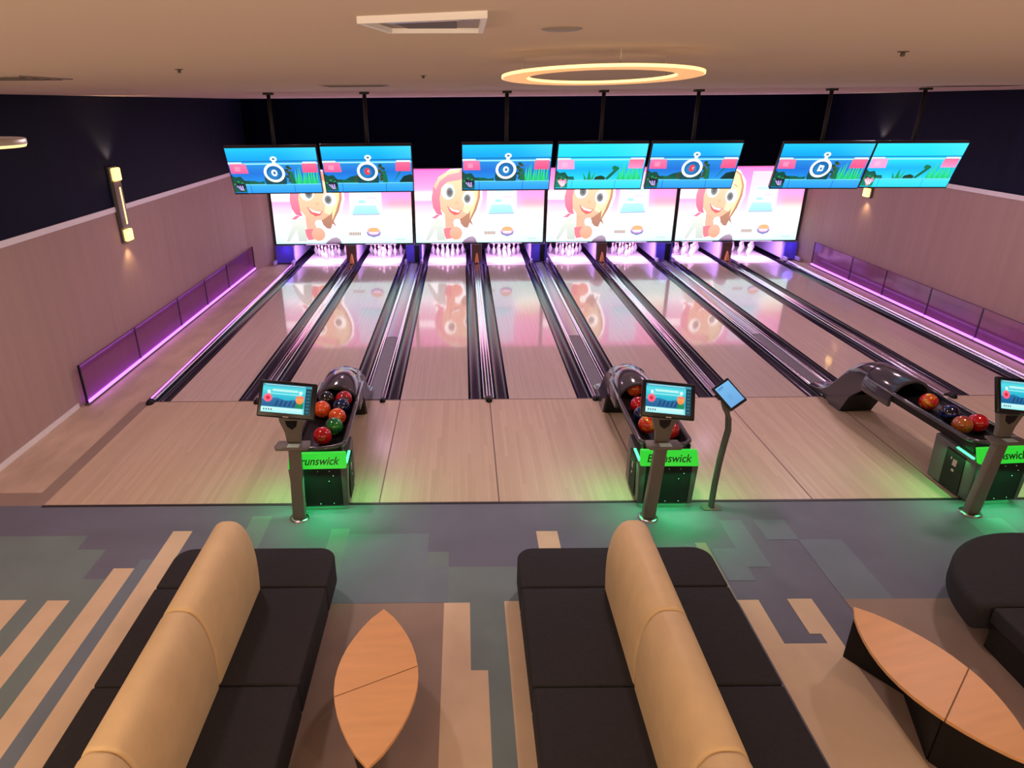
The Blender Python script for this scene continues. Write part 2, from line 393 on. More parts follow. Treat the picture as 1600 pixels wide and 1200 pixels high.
# pins: ten per deck
pprof = [(.0001, 0), (.026, 0), (.029, .01), (.036, .04), (.051, .08), (.0605, .115), (.057, .15), (.046, .18), (.033, .21), (.0255, .235), (.0235, .255), (.0255, .28), (.030, .305), (.0322, .335), (.030, .358), (.022, .375), (.010, .3805), (.0001, .381)]
g = MB(); g.lathe(pprof, 18); pin0 = g.build('bowling_pin', M['pin'], auto=80)
g = MB(); g.lathe([(.0262, .225), (.0249, .238), (.0240, .248)], 18); g.lathe([(.0244, .262), (.0256, .272), (.0268, .282)], 18)
pin_band = g.build('neck_stripe', M['pinred'], pin0); tag(pin_band, 'red neck stripes')
first = True
sp = .3048
for i, x in enumerate(cxs):
    for r in range(4):
        for k in range(r+1):
            o = pin0 if first else copy_tree(pin0)
            first = False
            o.location = (x+(k-r/2)*sp, 10.12+r*sp*.866, .002)
            tag(o, 'white bowling pin standing on the %s pin deck from the left wall' % ORD[i], 'bowling pin', 'pins of the %s lane' % ORD[i])

# ------------------------------------------------------------------ pictures for the displays
def lerp(a, b, t): return tuple(a[i]+(b[i]-a[i])*t for i in range(3))
def ramp(stops, t):
    if t <= stops[0][0]: return stops[0][1]
    for (t0, c0), (t1, c1) in zip(stops, stops[1:]):
        if t <= t1: return lerp(c0, c1, (t-t0)/(t1-t0))
    return stops[-1][1]
class Pic:
    """A picture in the unit square, painted as coloured facets; depth step keeps later shapes on top."""
    def __init__(self, w, h, step=.0004):
        self.w, self.h, self.st, self.glare = w, h, step, 0; self.v = []; self.f = []; self.c = []; self.k = 0
    def P(self, u, v): return ((u-.5)*self.w, -self.k*self.st, (v-.5)*self.h)
    def grid(self, fn, nx, ny):
        b = len(self.v)
        for j in range(ny+1):
            for i in range(nx+1):
                self.v.append(self.P(i/nx, j/ny)); self.c.append(lin(fn(i/nx, j/ny)))
        for j in range(ny):
            for i in range(nx):
                a = b+j*(nx+1)+i; self.f.append((a, a+1, a+nx+2, a+nx+1))
    def poly(self, pts, col, col2=None):
        self.k += 1; b = len(self.v)
        pts = [(min(max(u, 0), 1), min(max(v, 0), 1)) for u, v in pts]
        v0 = min(p[1] for p in pts); v1 = max(p[1] for p in pts)
        for u, v in pts:
            self.v.append(self.P(u, v))
            self.c.append(lin(lerp(col, col2, (v-v0)/max(v1-v0, 1e-6)) if col2 else col))
        self.f.append(tuple(range(b, b+len(pts))))
    def ell(self, u, v, ru, rv, col, n=24, col2=None):
        self.poly([(u+ru*math.cos(2*PI*i/n), v+rv*math.sin(2*PI*i/n)) for i in range(n)], col, col2)
    def rect(self, u0, u1, v0, v1, col, col2=None): self.poly([(u0, v0), (u1, v0), (u1, v1), (u0, v1)], col, col2)
    def mesh(self, name, m):
        me = bpy.data.meshes.new(name); me.from_pydata(self.v, [], self.f); me.materials.append(m)
        a = me.color_attributes.new('picture', 'FLOAT_COLOR', 'POINT')
        for i, c in enumerate(self.c):
            k = min(c)     # the display's white areas are far brighter than its colours
            g = 1+self.glare*max(0, (k-.62)/.38)
            a.data[i].color = (c[0]*g, c[1]*g, c[2]*g, 1)
        return me

def mask_picture(w, h):
    p = Pic(w, h, .0003); p.glare = .8
    L = [(0, (196, 250, 244)), (.18, (214, 250, 246)), (.34, (246, 222, 240)), (.5, (255, 190, 226)), (.57, (255, 150, 205)), (.60, (255, 236, 246)), (.68, (255, 240, 248)), (.73, (255, 150, 208)), (1, (255, 92, 190))]
    Md = [(0, (206, 252, 246)), (.3, (208, 230, 252)), (.36, (212, 215, 250)), (.5, (214, 190, 246)), (.7, (240, 150, 225)), (1, (255, 110, 195))]
    R = [(0, (196, 252, 244)), (.2, (212, 252, 240)), (.36, (252, 242, 218)), (.46, (255, 214, 206)), (.54, (255, 150, 178)), (.64, (255, 140, 212)), (1, (255, 104, 190))]
    def bg(u, v):
        if u < .5: return lerp(ramp(L, v), ramp(Md, v), min(max((u-.14)/.36, 0), 1))
        return lerp(ramp(Md, v), ramp(R, v), min(max((u-.72)/.14, 0), 1))
    p.grid(bg, 40, 40)
    def q(pts): return [((x-48)/1512, (930-y)/865) for x, y in pts]
    # page of text at the right of the figure: pale panel with soft lines
    p.poly(q([(900, 120), (1235, 120), (1245, 610), (880, 610)]), (204, 226, 250), (226, 196, 244))
    p.poly(q([(915, 130), (1150, 130), (1150, 175), (915, 175)]), (222, 200, 232))
    p.poly(q([(950, 480), (1170, 480), (1205, 575), (915, 575)]), (128, 230, 246), (160, 226, 248))
    p.poly(q([(985, 300), (1190, 300), (1195, 330), (985, 330)]), (170, 226, 250))
    p.poly(q([(990, 420), (1060, 420), (1060, 450), (990, 450)]), (140, 226, 244))
    p.poly(q([(1080, 380), (1180, 380), (1180, 400), (1080, 400)]), (214, 200, 246))
    p.poly(q([(915, 578), (1210, 572), (1210, 588), (915, 592)]), (150, 170, 205))
    p.poly(q([(860, 640), (1230, 640), (1230, 655), (860, 655)]), (208, 222, 246))
    # white outline around the figure
    p.poly(q([(250, 330), (330, 160), (470, 70), (600, 60), (740, 110), (830, 230), (840, 400), (790, 560), (730, 680), (760, 750), (640, 780), (600, 900), (200, 915), (150, 905), (260, 690), (215, 640), (265, 590)]), (255, 246, 250))
    # hair behind the face
    p.poly(q([(480, 110), (640, 78), (760, 150), (815, 280), (812, 400), (770, 540), (705, 660), (735, 735), (690, 690), (665, 755), (620, 745), (565, 680), (600, 500)]), (150, 92, 60), (214, 140, 84))
    p.poly(q([(640, 95), (745, 165), (790, 290), (780, 410), (735, 545), (690, 650), (700, 400)]), (246, 206, 140), (250, 224, 160))
    # neck, shirt, jacket and arm
    p.poly(q([(395, 600), (500, 640), (510, 760), (400, 770)]), (250, 160, 128))
    p.poly(q([(300, 640), (395, 625), (385, 770), (400, 905), (300, 905), (255, 905), (285, 770), (195, 910), (160, 900), (255, 690)]), (176, 192, 184), (214, 220, 208))
    p.poly(q([(290, 770), (300, 905), (225, 905)]), (246, 250, 250))
    p.poly(q([(380, 755), (480, 750), (470, 880), (405, 890), (388, 830)]), (246, 96, 112))
    # face
    p.poly(q([(320, 250), (400, 190), (560, 165), (690, 210), (745, 330), (735, 470), (680, 575), (590, 640), (500, 662), (410, 615), (345, 530), (310, 400)]), (255, 164, 128), (255, 206, 158))
    p.poly(q([(600, 200), (690, 215), (748, 330), (735, 470), (670, 585), (610, 560), (650, 330)]), (255, 216, 170), (255, 226, 176))
    # head scarf
    p.poly(q([(245, 400), (268, 260), (340, 150), (450, 85), (600, 72), (640, 95), (590, 190), (430, 215), (360, 280), (338, 400), (350, 540), (372, 602), (300, 585), (262, 520)]), (238, 76, 120), (255, 150, 160))
    p.poly(q([(268, 265), (340, 152), (450, 86), (575, 72), (575, 105), (440, 135), (345, 205), (300, 300)]), (255, 170, 150), (255, 226, 170))
    p.poly(q([(300, 590), (345, 595), (290, 640), (232, 632), (270, 612)]), (240, 90, 130))
    # eyes, brow, nose and mouth
    for (x, y, a, c, x2, y2, a2, c2) in ((440, 325, 76, 92, 458, 335, 42, 58), (678, 405, 72, 82, 662, 408, 40, 52)):
        p.ell((x-48)/1512, (930-y)/865, a/1512, c/865, (255, 252, 246)); p.ell((x2-48)/1512, (930-y2)/865, a2/1512, c2/865, (96, 116, 116)); p.ell((x2-48)/1512, (930-y2)/865, a2*.55/1512, c2*.55/865, (40, 52, 56))
    p.poly(q([(660, 250), (720, 275), (740, 310), (700, 280)]), (236, 150, 96))
    p.ell((540-48)/1512, (930-455)/865, 22/1512, 18/865, (255, 170, 120))
    p.poly(q([(425, 490), (500, 535), (595, 545), (560, 590), (510, 602), (455, 560)]), (206, 60, 60))
    p.poly(q([(440, 502), (505, 538), (580, 550), (555, 570), (480, 550)]), (255, 244, 238))
    # round pink orange hand in front
    p.ell((525-48)/1512, (930-815)/865, 75/1512, 82/865, (255, 140, 104), 24, (255, 164, 134))
    p.ell((540-48)/1512, (930-690)/865, 42/1512, 45/865, (248, 246, 244))
    # dome at the bottom edge
    p.poly(q([(595, 929), (620, 900), (670, 865), (720, 852), (755, 875), (775, 929)]), (118, 86, 120), (158, 136, 160))
    # small word mark and round badge
    for k in range(7): p.poly(q([(863+k*19, 795), (878+k*19, 795), (878+k*19, 832), (863+k*19, 832)]), (170, 128, 110))
    p.poly(q([(1052, 795), (1215, 795), (1200, 835), (1135, 858), (1070, 835)]), (86, 96, 170))
    p.ell((1134-48)/1512, (930-785)/865, 72/1512, 46/865, (240, 150, 196))
    p.poly(q([(1072, 775), (1100, 742), (1170, 742), (1200, 775), (1180, 790), (1090, 790)]), (214, 160, 84))
    p.poly(q([(1085, 795), (1185, 795), (1175, 815), (1095, 815)]), (250, 220, 240))
    for k in range(6): p.poly(q([(1380+k*17, 880), (1392+k*17, 880), (1392+k*17, 892), (1380+k*17, 892)]), (120, 190, 180))
    return p

def tv_picture(w, h, style):
    """style: watch centre colour ('blue', 'red', 'square') or None for the brighter view without the watch"""
    p = Pic(w, h, .0003)
    if style: bgs = [(0, (20, 140, 226)), (.2, (30, 150, 232)), (.44, (26, 112, 214)), (.62, (36, 140, 220)), (.68, (40, 160, 226)), (.72, (10, 160, 236)), (1, (30, 196, 255))]
    else: bgs = [(0, (30, 206, 250)), (.2, (40, 214, 252)), (.44, (20, 176, 240)), (.62, (40, 214, 246)), (.72, (30, 214, 255)), (1, (50, 224, 255))]
    p.grid(lambda u, v: lerp(ramp(bgs, v), (120, 236, 255), max(0, (u-.6))*(.9 if v > .72 else .15)), 16, 32)
    p.rect(0, 1, .695, .715, (10, 104, 176)); p.rect(0, 1, .635, .665, (150, 232, 255))
    G = (10, 92, 76) if style else (14, 140, 110)
    # plants and stalks
    rr = random.Random(3)
    for k in range(0 if style == 'red' else 9):
        u = .72+.03*k; hh = .3+.18*rr.random()
        p.poly([(u-.012, .19), (u+.016, .19), (u+.02*rr.random(), .19+hh)], (30, 216, 74) if k % 2 else (20, 190, 100), (70, 246, 120))
    if style:
        for k in range(10):
            p.ell(.655+.05*(rr.random()-.5), .26+.036*k, .024, .03, (20, 74, 62) if k % 2 else (74, 82, 40), 8)
        p.poly([(.66, .19), (.72, .19), (.70, .46), (.67, .5)], (16, 110, 80))
    if style == 'red':
        p.poly([(.84, .19), (.9, .34), (.98, .38), (1, .36), (1, .19)], (8, 50, 50)); p.poly([(.78, .19), (.88, .46), (.86, .46), (.80, .26)], (20, 110, 80)); p.poly([(.16, .2), (.3, .34), (.38, .36), (.4, .2)], (10, 80, 70))
        for k in range(9): p.ell(.36+.02*(k % 3), .24+.05*(k//3), .022, .03, (84, 70, 36) if k % 2 else (20, 80, 60), 8)
    if not style:
        p.poly([(.36, .2), (.38, .44), (.41, .2)], (20, 150, 90)); p.poly([(.33, .2), (.31, .36), (.36, .2)], (20, 150, 90)); p.poly([(.40, .2), (.45, .40), (.43, .2)], (30, 170, 100))
        p.poly([(.44, .2), (.46, .27), (.52, .3), (.57, .26), (.57, .2)], (28, 66, 40))
        p.poly([(.57, .22), (.63, .36), (.70, .5), (.72, .46), (.66, .32), (.60, .2)], (14, 110, 74)); p.ell(.665, .47, .03, .05, (20, 120, 70), 8)
    p.poly([(0, .02), (.16, .02), (.22, .2), (.2, .28), (.14, .28), (.10, .38), (.04, .36), (0, .42)], G, (10, 70, 60))
    for k in range(7): p.ell(.02+.022*k, .2+.03*(k % 3), .018, .022, (60, 40, 34) if k % 2 else (30, 150, 80), 6)
    if style: p.poly([(.2, .2), (.36, .2), (.36, .27), (.3, .25), (.24, .28), (.18, .27)], (16, 96, 70))
    # bottom tank ledge
    p.rect(.14, 1, .0, .19, (36, 150, 236) if style else (44, 212, 250), (60, 176, 248) if style else (70, 226, 252))
    p.rect(.14, 1, .185, .205, (110, 214, 255))
    for u in (.19, .69): p.rect(u, u+.006, 0, .19, (16, 96, 180) if style else (24, 170, 216))
    # side pennants
    pk = (248, 92, 150) if style else (255, 160, 214)
    p.rect(0, .15, .66, .70, (200, 244, 255)); p.poly([(.01, .66), (.19, .66), (.205, .45), (.01, .45)], pk, lerp(pk, (255, 170, 200), .4))
    p.rect(.06, .12, .5, .6, lerp(pk, (255, 200, 220), .5))
    p.poly([(.82, .66), (.985, .66), (.985, .46), (.815, .46)], (250, 80, 136) if style else (255, 146, 200), (250, 110, 150))
    p.rect(.83, .985, .66, .70, (214, 246, 255))
    # striped shield in the corner
    p.poly([(.02, .18), (.05, .23), (.085, .2), (.12, .23), (.135, .14), (.075, .02)], (30, 24, 60) if style else (220, 150, 180))
    for k in range(3): p.poly([(.03+.03*k, .17), (.045+.03*k, .18), (.085+.012*k, .07), (.075+.012*k, .06)], (190, 170, 230) if style else (255, 230, 240))
    if style:
        cu, cv = .495, .46
        p.poly([(.38, .2), (.61, .2), (.62, .3), (.6, .5), (.39, .5), (.37, .3)], (14, 74, 80))
        p.ell(cu+.02, .765, .038, .055, (255, 255, 255)); p.ell(cu+.02, .765, .017, .024, (70, 130, 160), 10)
        p.poly([(cu-.01, .64), (cu+.04, .64), (cu+.035, .73), (cu+.005, .73)], (250, 252, 255))
        p.ell(cu, cv, .118, .212, (255, 255, 255), 28); p.ell(cu, cv, .088, .156, (22, 104, 170), 28); p.ell(cu-.01, cv-.02, .06, .11, (30, 128, 196), 20)
        if style == 'blue': p.ell(cu, cv, .034, .075, (244, 250, 255), 16); p.ell(cu+.002, cv, .015, .034, (60, 110, 160), 12)
        elif style == 'red': p.ell(cu, cv, .034, .08, (226, 60, 76), 16); p.ell(cu+.012, cv+.004, .014, .03, (250, 170, 180), 12); p.rect(cu+.012, cu+.04, cv-.012, cv+.012, (30, 128, 196))
        else:
            p.poly([(cu-.032, cv-.07), (cu+.03, cv-.06), (cu+.034, cv+.06), (cu-.022, cv+.08)], (244, 250, 255)); p.rect(cu-.005, cu+.016, cv-.03, cv+.02, (40, 110, 170))
    return p

def touch_picture(w, h):
    p = Pic(w, h, .0002)
    p.grid(lambda u, v: ramp([(0, (150, 236, 240)), (.18, (120, 226, 236)), (.3, (40, 170, 200)), (.55, (40, 190, 214)), (.8, (90, 226, 236)), (1, (60, 196, 214))], v), 6, 24)
    p.rect(0, 1, .93, 1, (60, 150, 176)); p.rect(.04, .86, .95, .975, (190, 236, 240))
    p.rect(.2, .72, .74, .82, (190, 246, 240)); p.rect(.1, .8, .64, .68, (150, 240, 240))
    p.poly([(.0, .2), (.82, .2), (.82, .36), (.7, .5), (.5, .44), (.3, .52), (.12, .48), (0, .44)], (24, 96, 150), (30, 120, 176))
    for k in range(5): p.poly([(.26+.09*k, .24), (.31+.09*k, .24), (.35+.09*k, .44), (.31+.09*k, .44)], (20, 74, 120))
    p.poly([(.68, .2), (.86, .2), (.84, .44), (.74, .5)], (20, 140, 90))
    p.ell(.12, .5, .09, .15, (250, 96, 130), 16, (255, 120, 140)); p.ell(.12, .5, .045, .07, (220, 40, 70), 10)
    p.ell(.77, .5, .085, .15, (255, 140, 60), 12, (255, 176, 110)); p.rect(.69, .86, .55, .62, (255, 130, 110))
    p.ell(.13, .72, .035, .06, (220, 250, 250), 10); p.ell(.78, .74, .04, .07, (220, 250, 250), 10)
    p.rect(0, .84, .02, .18, (170, 246, 246), (214, 252, 250))
    for k in range(4): p.rect(.05+.05*k, .075+.05*k, .07, .13, (70, 110, 140))
    p.rect(.88, 1, 0, .92, (16, 66, 84)); 
    for k in range(7): p.rect(.905, .975, .06+.12*k, .12+.12*k, (30, 110, 128))
    return p
def tablet_picture(w, h):
    p = Pic(w, h, .0002)
    p.grid(lambda u, v: ramp([(0, (110, 170, 226)), (1, (120, 190, 240))], v), 2, 4)
    p.rect(.08, .5, .88, .92, (80, 110, 170)); p.rect(.08, .4, .82, .845, (90, 130, 190))
    for k in range(5): p.rect(.3, .3+.3*(.6+.4*(k % 2)), .5-.05*k, .515-.05*k, (96, 146, 210))
    return p

# pin masks
mx = [-7.64, -3.60, .15, 3.87, 7.46]; MY = 9.66
mz0, mz1 = .56, 2.63
for i in range(4):
    x0, x1 = mx[i]+.02, mx[i+1]-.02; w = x1-x0; h = mz1-mz0
    t = thing('pin_mask', 'pink and white mask display above the pins of the %s and %s lanes' % (ORD[2*i], ORD[2*i+1]), 'display', ((x0+x1)/2, MY, mz0), 0, 'lit mask panels over the pins')
    g = MB(); g.box(-w/2, w/2, .012, .10, 0, h); g.build('backing_panel', M['bezel'], t)
    g = MB(); e = .022
    g.box(-w/2-.014, -w/2+.028, -.012, .10, 0, h); g.box(w/2-.028, w/2+.014, -.012, .10, 0, h); g.box(-w/2, w/2, -.01, .10, -.02, .012); g.box(-w/2, w/2, -.01, .10, h-.012, h+.012)
    g.build('frame', M['bezel'], t)
    pc = mask_picture(w-.06, h-.03)
    o = bpy.data.objects.new('screen', pc.mesh('screen', M['mask'])); COL.objects.link(o); o.parent = t; o.location = (0, .009, h/2)
    tag(o, 'lit screen')

# hanging televisions
tvs = [(-4.795, 'blue', .03), (-3.505, 'red', .02), (-1.585, 'blue', 0), (-.265, None, -.02), (1.035, 'red', -.04), (2.87, 'square', -.07), (4.225, None, -.07)]
tvl = ['leftmost hanging television, white watch emblem on blue, next to the left wall', 'second hanging television from the left wall, red centre in its white watch emblem',
       'hanging television with a blue watch emblem, leftmost of the middle three', 'brighter hanging television without a watch emblem, centre of the middle three',
       'hanging television with a red centred watch emblem, last of the middle three', 'hanging television with a white square watch emblem, inner of the right hand pair',
       'brighter hanging television without a watch emblem, nearest the right wall']
TW, TH, TT = 1.25, .70, .40
TY = [.0, .0, .05, .12, .15, .2, .3]
for i, (x, st, yaw) in enumerate(tvs):
    zt = (3.76, 3.77, 3.775, 3.77, 3.765, 3.745, 3.735)[i]
    t = thing('hanging_television', tvl[i], 'television', (x, TY[i], zt), yaw, 'televisions hung over the foul line')
    Rm = Matrix.Rotation(TT, 4, 'X')       # top edge at the origin, bottom pushed away from the bowlers
    def tr(m): m.v = [tuple(Rm @ Vector(v)) for v in m.v]; return m
    g = MB(); g.box(-TW/2+.004, TW/2-.004, .004, .06, -TH, 0); tr(g).build('casing', M['bezel'], t, .006, 2)
    g = MB(); e = .014
    for (a, b_, c, d) in ((-TW/2+.004, TW/2-.004, -e, 0), (-TW/2+.004, TW/2-.004, -TH, -TH+e+.004), (-TW/2+.004, -TW/2+e, -TH+e, -e), (TW/2-e, TW/2-.004, -TH+e, -e)): g.box(a, b_, -.006, .006, c, d)
    tr(g).build('bezel', M['bezel'], t)
    pc = tv_picture(TW-2*e, TH-2*e-.004, st)
    o = bpy.data.objects.new('screen', pc.mesh('screen', M['tv'])); COL.objects.link(o); o.parent = t
    o.rotation_euler = (TT, 0, 0); o.location = Rm @ Vector((0, .002, -TH/2+.002)); tag(o, 'lit screen')
    g = MB(); g.tube([(0, .27, -.20), (0, .27, ZC-zt-.02)], .026, 12); g.build('pole', M['sofabase'], t)
    g = MB(); g.box(-.06, .06, .21, .33, ZC-zt-.03, ZC-zt); g.build('ceiling_plate', M['sofabase'], t)
    g = MB(); g.hexa([(-.1, .28, -.46), (.1, .28, -.46), (.1, .33, -.46), (-.1, .33, -.46)], [(-.1, .145, -.14), (.1, .145, -.14), (.1, .33, -.14), (-.1, .33, -.14)]); g.build('bracket', M['black'], t)

# ------------------------------------------------------------------ glass barriers with light strips
def barrier(side):
    s = 1 if side == 'left' else -1
    X = -8.06 if side == 'left' else 7.60
    ys = [-.1, 1.76, 3.67, 5.2, 6.7, 8.9] if side == 'left' else [.2, 1.9, 2.75, 3.98, 5.5, 6.98, 8.9]
    if side == 'right': ys = [-.1, 1.0, 2.5, 3.98, 5.55, 6.98, 8.9]
    t = thing('glass_barrier', 'low violet glass barrier with glowing purple strip along the %s wall' % side, 'barrier', (X, 0, 0), 0, 'glass barriers beside the lanes')
    g = MB(); g.box(-.035, .035, ys[0]-.03, ys[-1]+.02, 0, .035); g.build('base_rail', M['charcoal'], t, .004, 1)
    for k, (a, c) in enumerate(zip(ys, ys[1:])):
        g = MB(); g.box(-.006, .006, a+.012, c-.012, .04, .65); g.build('glass_panel', M['glass'], t)
        g = MB(); g.box(s*.008, s*.032, a+.02, c-.02, .035, .075) if s > 0 else g.box(-.032, -.008, a+.02, c-.02, .035, .075)
        tag(g.build('light_strip', M['led'], t), 'glowing purple light strip')
    for k, y in enumerate(ys):
        g = MB(); r = .016 if k == 0 else .011; g.box(-.012, .012, y-r, y+r, .03, .66); g.build('post', M['black'] if k == 0 else M['glassedge'], t)
    g = MB(); g.box(-.008, .008, ys[0], ys[-1], .648, .658); g.build('top_edge', M['glassedge'], t)
barrier('left'); barrier('right')

# ------------------------------------------------------------------ wall sconces
def sconce(side, y, label):
    s = 1 if side == 'left' else -1
    X = XL if side == 'left' else XR
    t = thing('wall_sconce', label, 'wall light', (X, y, 2.08), 0, 'wall sconces')
    def bx(x0, x1, *r): 
        g = MB(); g.box(min(s*x0, s*x1), max(s*x0, s*x1), *r); return g
    bx(.002, .05, -.14, .14, 0, 1.26).build('back_plate', M['charcoal'], t, .01)
    bx(.05, .08, -.125, .125, .24, 1.02).build('cover', M['sconce'], t, .008)
    tag(bx(.05, .12, -.11, .11, .02, .22).build('lamp_shade', M['warm'], t, .02), 'lower glowing glass')
    tag(bx(.05, .12, -.11, .11, 1.03, 1.24).build('lamp_shade', M['warm'], t, .02), 'upper glowing glass')
    tag(bx(.08, .086, .02, .055, .30, .92).build('light_line', M['warm'], t), 'thin lit line')
    for z, e in ((2.08+1.32, 26), (2.02, 9)):
        l = bpy.data.lights.new('sconce bulb', 'SPOT'); l.energy = e; l.color = (1, .66, .30); l.spot_size = 1.9; l.spot_blend = .8; l.shadow_soft_size = .04
        o = bpy.data.objects.new('sconce_bulb', l); COL.objects.link(o); o.location = (X+s*.10, y, z)
        o.rotation_euler = (PI if z > 3 else 0, 0, 0)
sconce('left', 2.25, 'tall glowing wall sconce across the white trim on the left wall')
sconce('right', 7.15, 'wall sconce on the right wall, mostly hidden behind the last television')

# ------------------------------------------------------------------ ceiling fittings
def ring_lamp(name, label, c, R, r, h, tilt, cables=False, edge_low=False):
    t = thing(name, label, 'ceiling light', c); t.rotation_euler = (tilt, 0, 0)
    n = 64
    g = MB(); g.lathe([(r, h), (r, 0), (r+.004, -.001)], n, mi=0); g.lathe([(R-.004, -.001), (R, 0), (R, h)], n)
    if edge_low:
        g = MB(); g.lathe([(r, h), (R-.01, h), (R, h-.008), (R, h*.32)], n); g.build('housing', M['ringwhite'], t)
        g = MB(); g.lathe([(R-.001, h*.32), (R-.012, 0), (r, 0)], n); tag(g.build('diffuser', M['ringedge'], t), 'glowing diffuser')
        for a in (1.9, 3.14, 4.4):
            g = MB(); g.tube([(R*.9*math.cos(a), R*.9*math.sin(a), h), (R*.9*math.cos(a), R*.9*math.sin(a), ZC-c[2])], .002, 6); g.build('cable', M['chrome'], t)
    else:
        tag(g.build('light_edge', M['ringedge'], t), 'bright lit edge')
        g = MB(); g.lathe([(r+.004, -.001), (R-.004, -.001)], n); tag(g.build('diffuser', M['ringdiff'], t), 'amber diffuser')
        g = MB(); g.lathe([(r+.006, .002), (r+.006, h+.002), (R-.006, h+.002), (R-.006, .002)], n); g.build('housing', M['ringwhite'], t)
        for a in (.5, 2.64, 4.71):
            x_, y_ = (R+r)/2*math.cos(a), (R+r)/2*math.sin(a); g = MB(); g.tube([(x_, y_, h), (x_, y_, ZC-c[2]-.003+y_*.05)], .002, 6); g.build('standoff', M['ringwhite'], t)
    return t
ring_lamp('ring_light', 'amber glowing ring light on the ceiling above the lanes', (-1.728, -6.96, 4.358), .334, .245, .008, -.052)
ring_lamp('disc_pendant', 'round white pendant lamp at the left edge, hanging in front of the navy wall', (-5.83, -4.4, 4.01), .45, .0001, .06, 0, True, True)
# ceiling cassette
t = thing('ceiling_vent', 'square white framed air vent in the ceiling, nearest the viewer', 'ceiling vent', (-2.27, -7.92, ZC), 0, 'ceiling vents')
q0 = [(-.12, -.09), (.12, -.16), (.12, .115), (-.08, .105)]
def ins(q, f): 
    cx_ = sum(p[0] for p in q)/4; cy_ = sum(p[1] for p in q)/4
    return [(cx_+(p[0]-cx_)*f, cy_+(p[1]-cy_)*f) for p in q]
g = MB(); qi = ins(q0, .91)
for k in range(4):
    k2 = (k+1) % 4
    g.hexa([(*q0[k], -.012), (*q0[k2], -.012), (*qi[k2], -.012), (*qi[k], -.012)], [(*q0[k], 0), (*q0[k2], 0), (*qi[k2], 0), (*qi[k], 0)])
g.build('frame', M['white'], t)
g = MB(); g.poly([(*p, -.003) for p in qi]); g.build('panel', M['vent'], t)
qj = ins(q0, .5); g = MB(); g.hexa([(*p, -.008) for p in qj], [(*p, -.003) for p in qj]); g.build('grille', M['dark'], t)
for k, f in enumerate((.62, .74)):
    a = ins(q0, f); c_ = ins(q0, f-.06); g = MB(); g.hexa([(*a[0], -.009), (*a[1], -.009), (*c_[1], -.009), (*c_[0], -.009)], [(*a[0], -.003), (*a[1], -.003), (*c_[1], -.003), (*c_[0], -.003)]); g.build('vane', M['chrome'], t)
for lab, x0, x1, y0, y1 in (('long slot vent in the ceiling at the far left edge', -5.1, -4.5, -5.62, -5.1), ('flat slot vent in the ceiling between the left televisions and the viewer', -3.4, -2.85, -3.35, -2.9), ('thin slot vent in the ceiling above the right hand televisions', 3.55, 4.5, -.85, -.4)):
    t = thing('ceiling_vent', lab, 'ceiling vent', ((x0+x1)/2, (y0+y1)/2, ZC), 0, 'ceiling vents')
    w, d = (x1-x0)/2, (y1-y0)/2
    g = MB(); g.box(-w, w, -d, d, -.006, 0); g.build('frame', M['vent'], t)
    g = MB()
    for k in range(4): g.box(-w*.9, w*.9, -d*.8+k*d*.45, -d*.8+k*d*.45+d*.22, -.010, -.006)
    g.build('grille', M['dark'], t)
for lab, x, y in (('small dark sprinkler head on the ceiling, upper left', -3.46, -6.14), ('small dark sprinkler head on the ceiling, upper right', -.71, -6.93), ('tiny ceiling sensor beside the ring light', -2.42, -5.18)):
    t = thing('sprinkler_head', lab, 'sprinkler', (x, y, ZC), 0, 'ceiling sprinklers')
    g = MB(); g.lathe([(.0001, -.003), (.016, -.003), (.019, 0), (.0001, 0)], 18); g.build('escutcheon', M['dark'], t)
    g = MB(); g.lathe([(.0001, -.016), (.006, -.016), (.008, -.013), (.007, -.010), (.007, -.003), (.0001, -.003)], 14); g.build('nozzle', M['dark'], t)
t = thing('ceiling_speaker', 'flat round grey ceiling speaker behind the ring light', 'speaker', (-1.975, -7.76, ZC))
g = MB(); g.lathe([(.0001, -.004), (.036, -.004), (.044, -.002), (.046, 0)], 28); g.build('grille', M['vent'], t)

